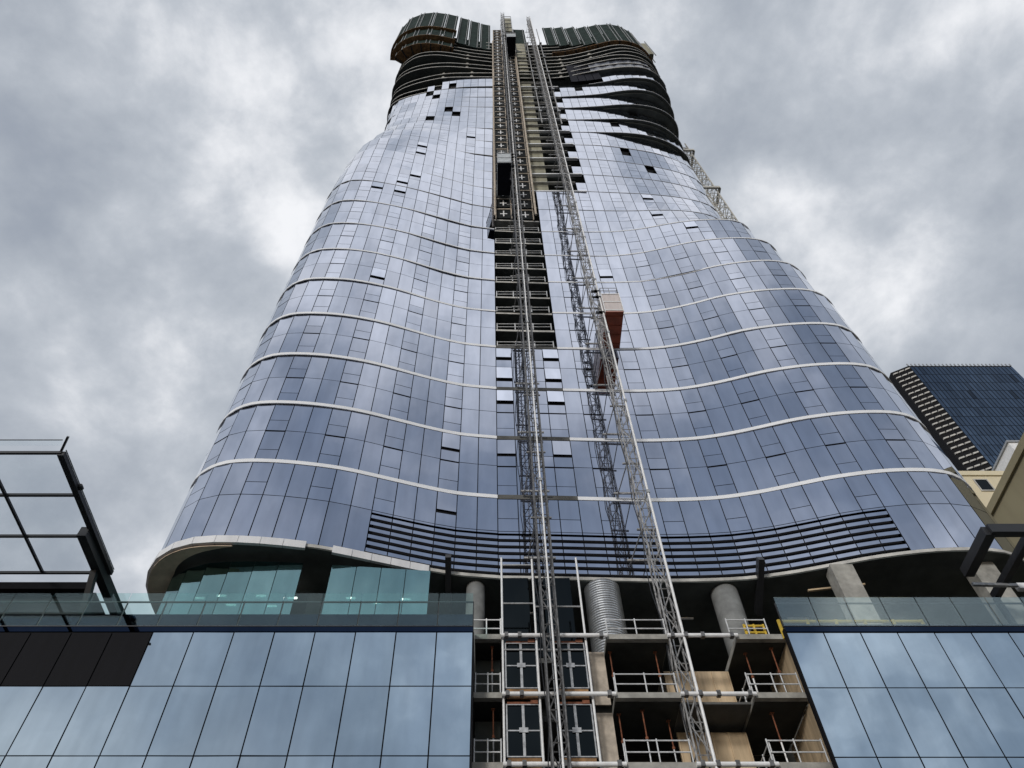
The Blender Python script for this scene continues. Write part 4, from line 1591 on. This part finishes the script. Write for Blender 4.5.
# ================================================================== tower crane behind the right shoulder
t = thing('crane_mast', 'pale lattice tower crane mast with collars behind the right shoulder of tower', 'crane', (36.5, 46, 0))
m = MB()
lattice(m, 36.0, 46, 0.1, 148, 2.1, 2.1, .12, .06)
m.build('lattice', 'crane_grey', t)
for z in (123.3, 142.6):
    m = MB()
    for (a, b) in (((34.4, 44.5), (37.5, 44.5)), ((37.5, 44.5), (37.5, 47.5)), ((37.5, 47.5), (34.4, 47.5)), ((34.4, 47.5), (34.4, 44.5))):
        m.bar((*a, z), (*b, z), .3, .7)
    m.bar((34.4, 45.0, z), (30, 45.5, z), .25, .4)
    m.build('collar', 'crane_grey', t)

# ================================================================== neighbours on the right
t = thing('office_tower', 'dark blue glass office tower with black slatted corner behind the skyscraper', 'office tower', (140, 110, 0))
m = MB()
BX0, BX1, BY, BZ = 109.6, 136.5, 110, 170.5
m.prism([(BX0, BY), (BX1, BY), (BX1, 150), (106.5, 150), (105.6, BY + 2.2)], 0, BZ)
m.build('body', 'joint_black', t)
m = MB()
nfl, ncol = 44, 26
cw = (BX1 - BX0) / ncol
fhh = 3.6
for r_ in range(nfl):
    z0 = BZ - 0.6 - (r_ + 1) * fhh
    for c_ in range(ncol):
        tt = float(RNG.normal(1, .12))
        if RNG.random() < .012:
            tt *= .4
        y = BY - .12 + float(RNG.normal(0, .004))
        x = BX0 + c_ * cw
        m.face([(x + .1, y, z0 + .07), (x + cw - .1, y + float(RNG.normal(0, .012)), z0 + .07), (x + cw - .1, y, z0 + fhh - .07), (x + .1, y, z0 + fhh - .07)], tt)
tag(m.build('window', 'navy_glass', t, tint=True), kind='stuff')
m = MB()
dx, dy = BX0 - 105.6, -2.2
for r_ in range(nfl):
    z0 = BZ - 1.0 - r_ * fhh
    for q in range(3):
        f0, f1 = .04 + q * .33, .04 + q * .33 + .25
        for h in (0, 1.8):
            m.hexa([(105.6 + dx * f0, BY + 2.2 + dy * f0 - .35, z0 - h - .42), (105.6 + dx * f1, BY + 2.2 + dy * f1 - .35, z0 - h - .42),
                    (105.6 + dx * f1, BY + 2.2 + dy * f1 - .02, z0 - h - .42), (105.6 + dx * f0, BY + 2.2 + dy * f0 - .02, z0 - h - .42)],
                   [(105.6 + dx * f0, BY + 2.2 + dy * f0 - .35, z0 - h), (105.6 + dx * f1, BY + 2.2 + dy * f1 - .35, z0 - h),
                    (105.6 + dx * f1, BY + 2.2 + dy * f1 - .02, z0 - h), (105.6 + dx * f0, BY + 2.2 + dy * f0 - .02, z0 - h)])
tag(m.build('corner_slat', 'slab_edge', t), kind='stuff')
m = MB()
for c_ in range(ncol + 1):
    x = BX0 + c_ * cw
    m.box(x - .12, x + .12, BY - .1, BY + .15, BZ, BZ + .9)
m.build('roof_fin', 'galvanised', t)

t = thing('cream_building', 'cream rendered building with one small window beside the office tower', 'building', (68, 72, 0))
m = MB()
m.box(55, 67.0, 65, 85, 0, 76.4)
m.box(67.0, 90, 66, 85, 0, 74.5)
m.build('wall', 'cream_render', t)
m = MB()
m.box(54.8, 67.15, 64.8, 64.995, 75.7, 76.5)
m.build('parapet', 'cream_render', t)
m = MB()
m.box(67.2, 80, 65.5, 65.99, 73.6, 74.6)
m.build('coping', 'rust', t)
w = MB()
w.box(61.2, 62.7, 64.93, 64.99, 73.0, 74.9)
wo = w.build('window', 'dark_glass', t, tint=True)
w = MB()
w.box(61.05, 61.2, 64.88, 64.995, 72.85, 75.05)
w.box(62.7, 62.85, 64.88, 64.995, 72.85, 75.05)
w.box(61.2, 62.7, 64.88, 64.995, 74.9, 75.05)
w.box(61.2, 62.7, 64.85, 64.995, 72.85, 73.0)
w.build('frame', 'slab_edge', wo)
t = thing('roof_cabin', 'white boxy plant cabin on the cream building roof', 'plant cabin', (75, 69, 74.5))
m = MB()
m.box(72.4, 80, 67.5, 73, 74.5, 85.6)
m.build('body', 'white_paint', t)
m = MB()
m.box(72.2, 80.2, 67.3, 73.2, 85.6, 85.9)
m.build('roof', 'galvanised', t)

t = thing('beige_building', 'plain olive beige building side with sloping roof edge at the far right', 'building', (55, 40, 0))
m = MB()
m.box(46.4, 62, 24, 62, 0, 53.9)
m.build('wall', 'beige_wall', t)
m = MB()
m.box(46.15, 46.4 - .003, 23.8, 62.2, 53.3, 54.1)
m.build('eave', 'beige_wall', t)

# ------------------------------------------------------------------ render defaults
scene.render.engine = 'CYCLES'
scene.cycles.max_bounces = 8
scene.cycles.transparent_max_bounces = 12
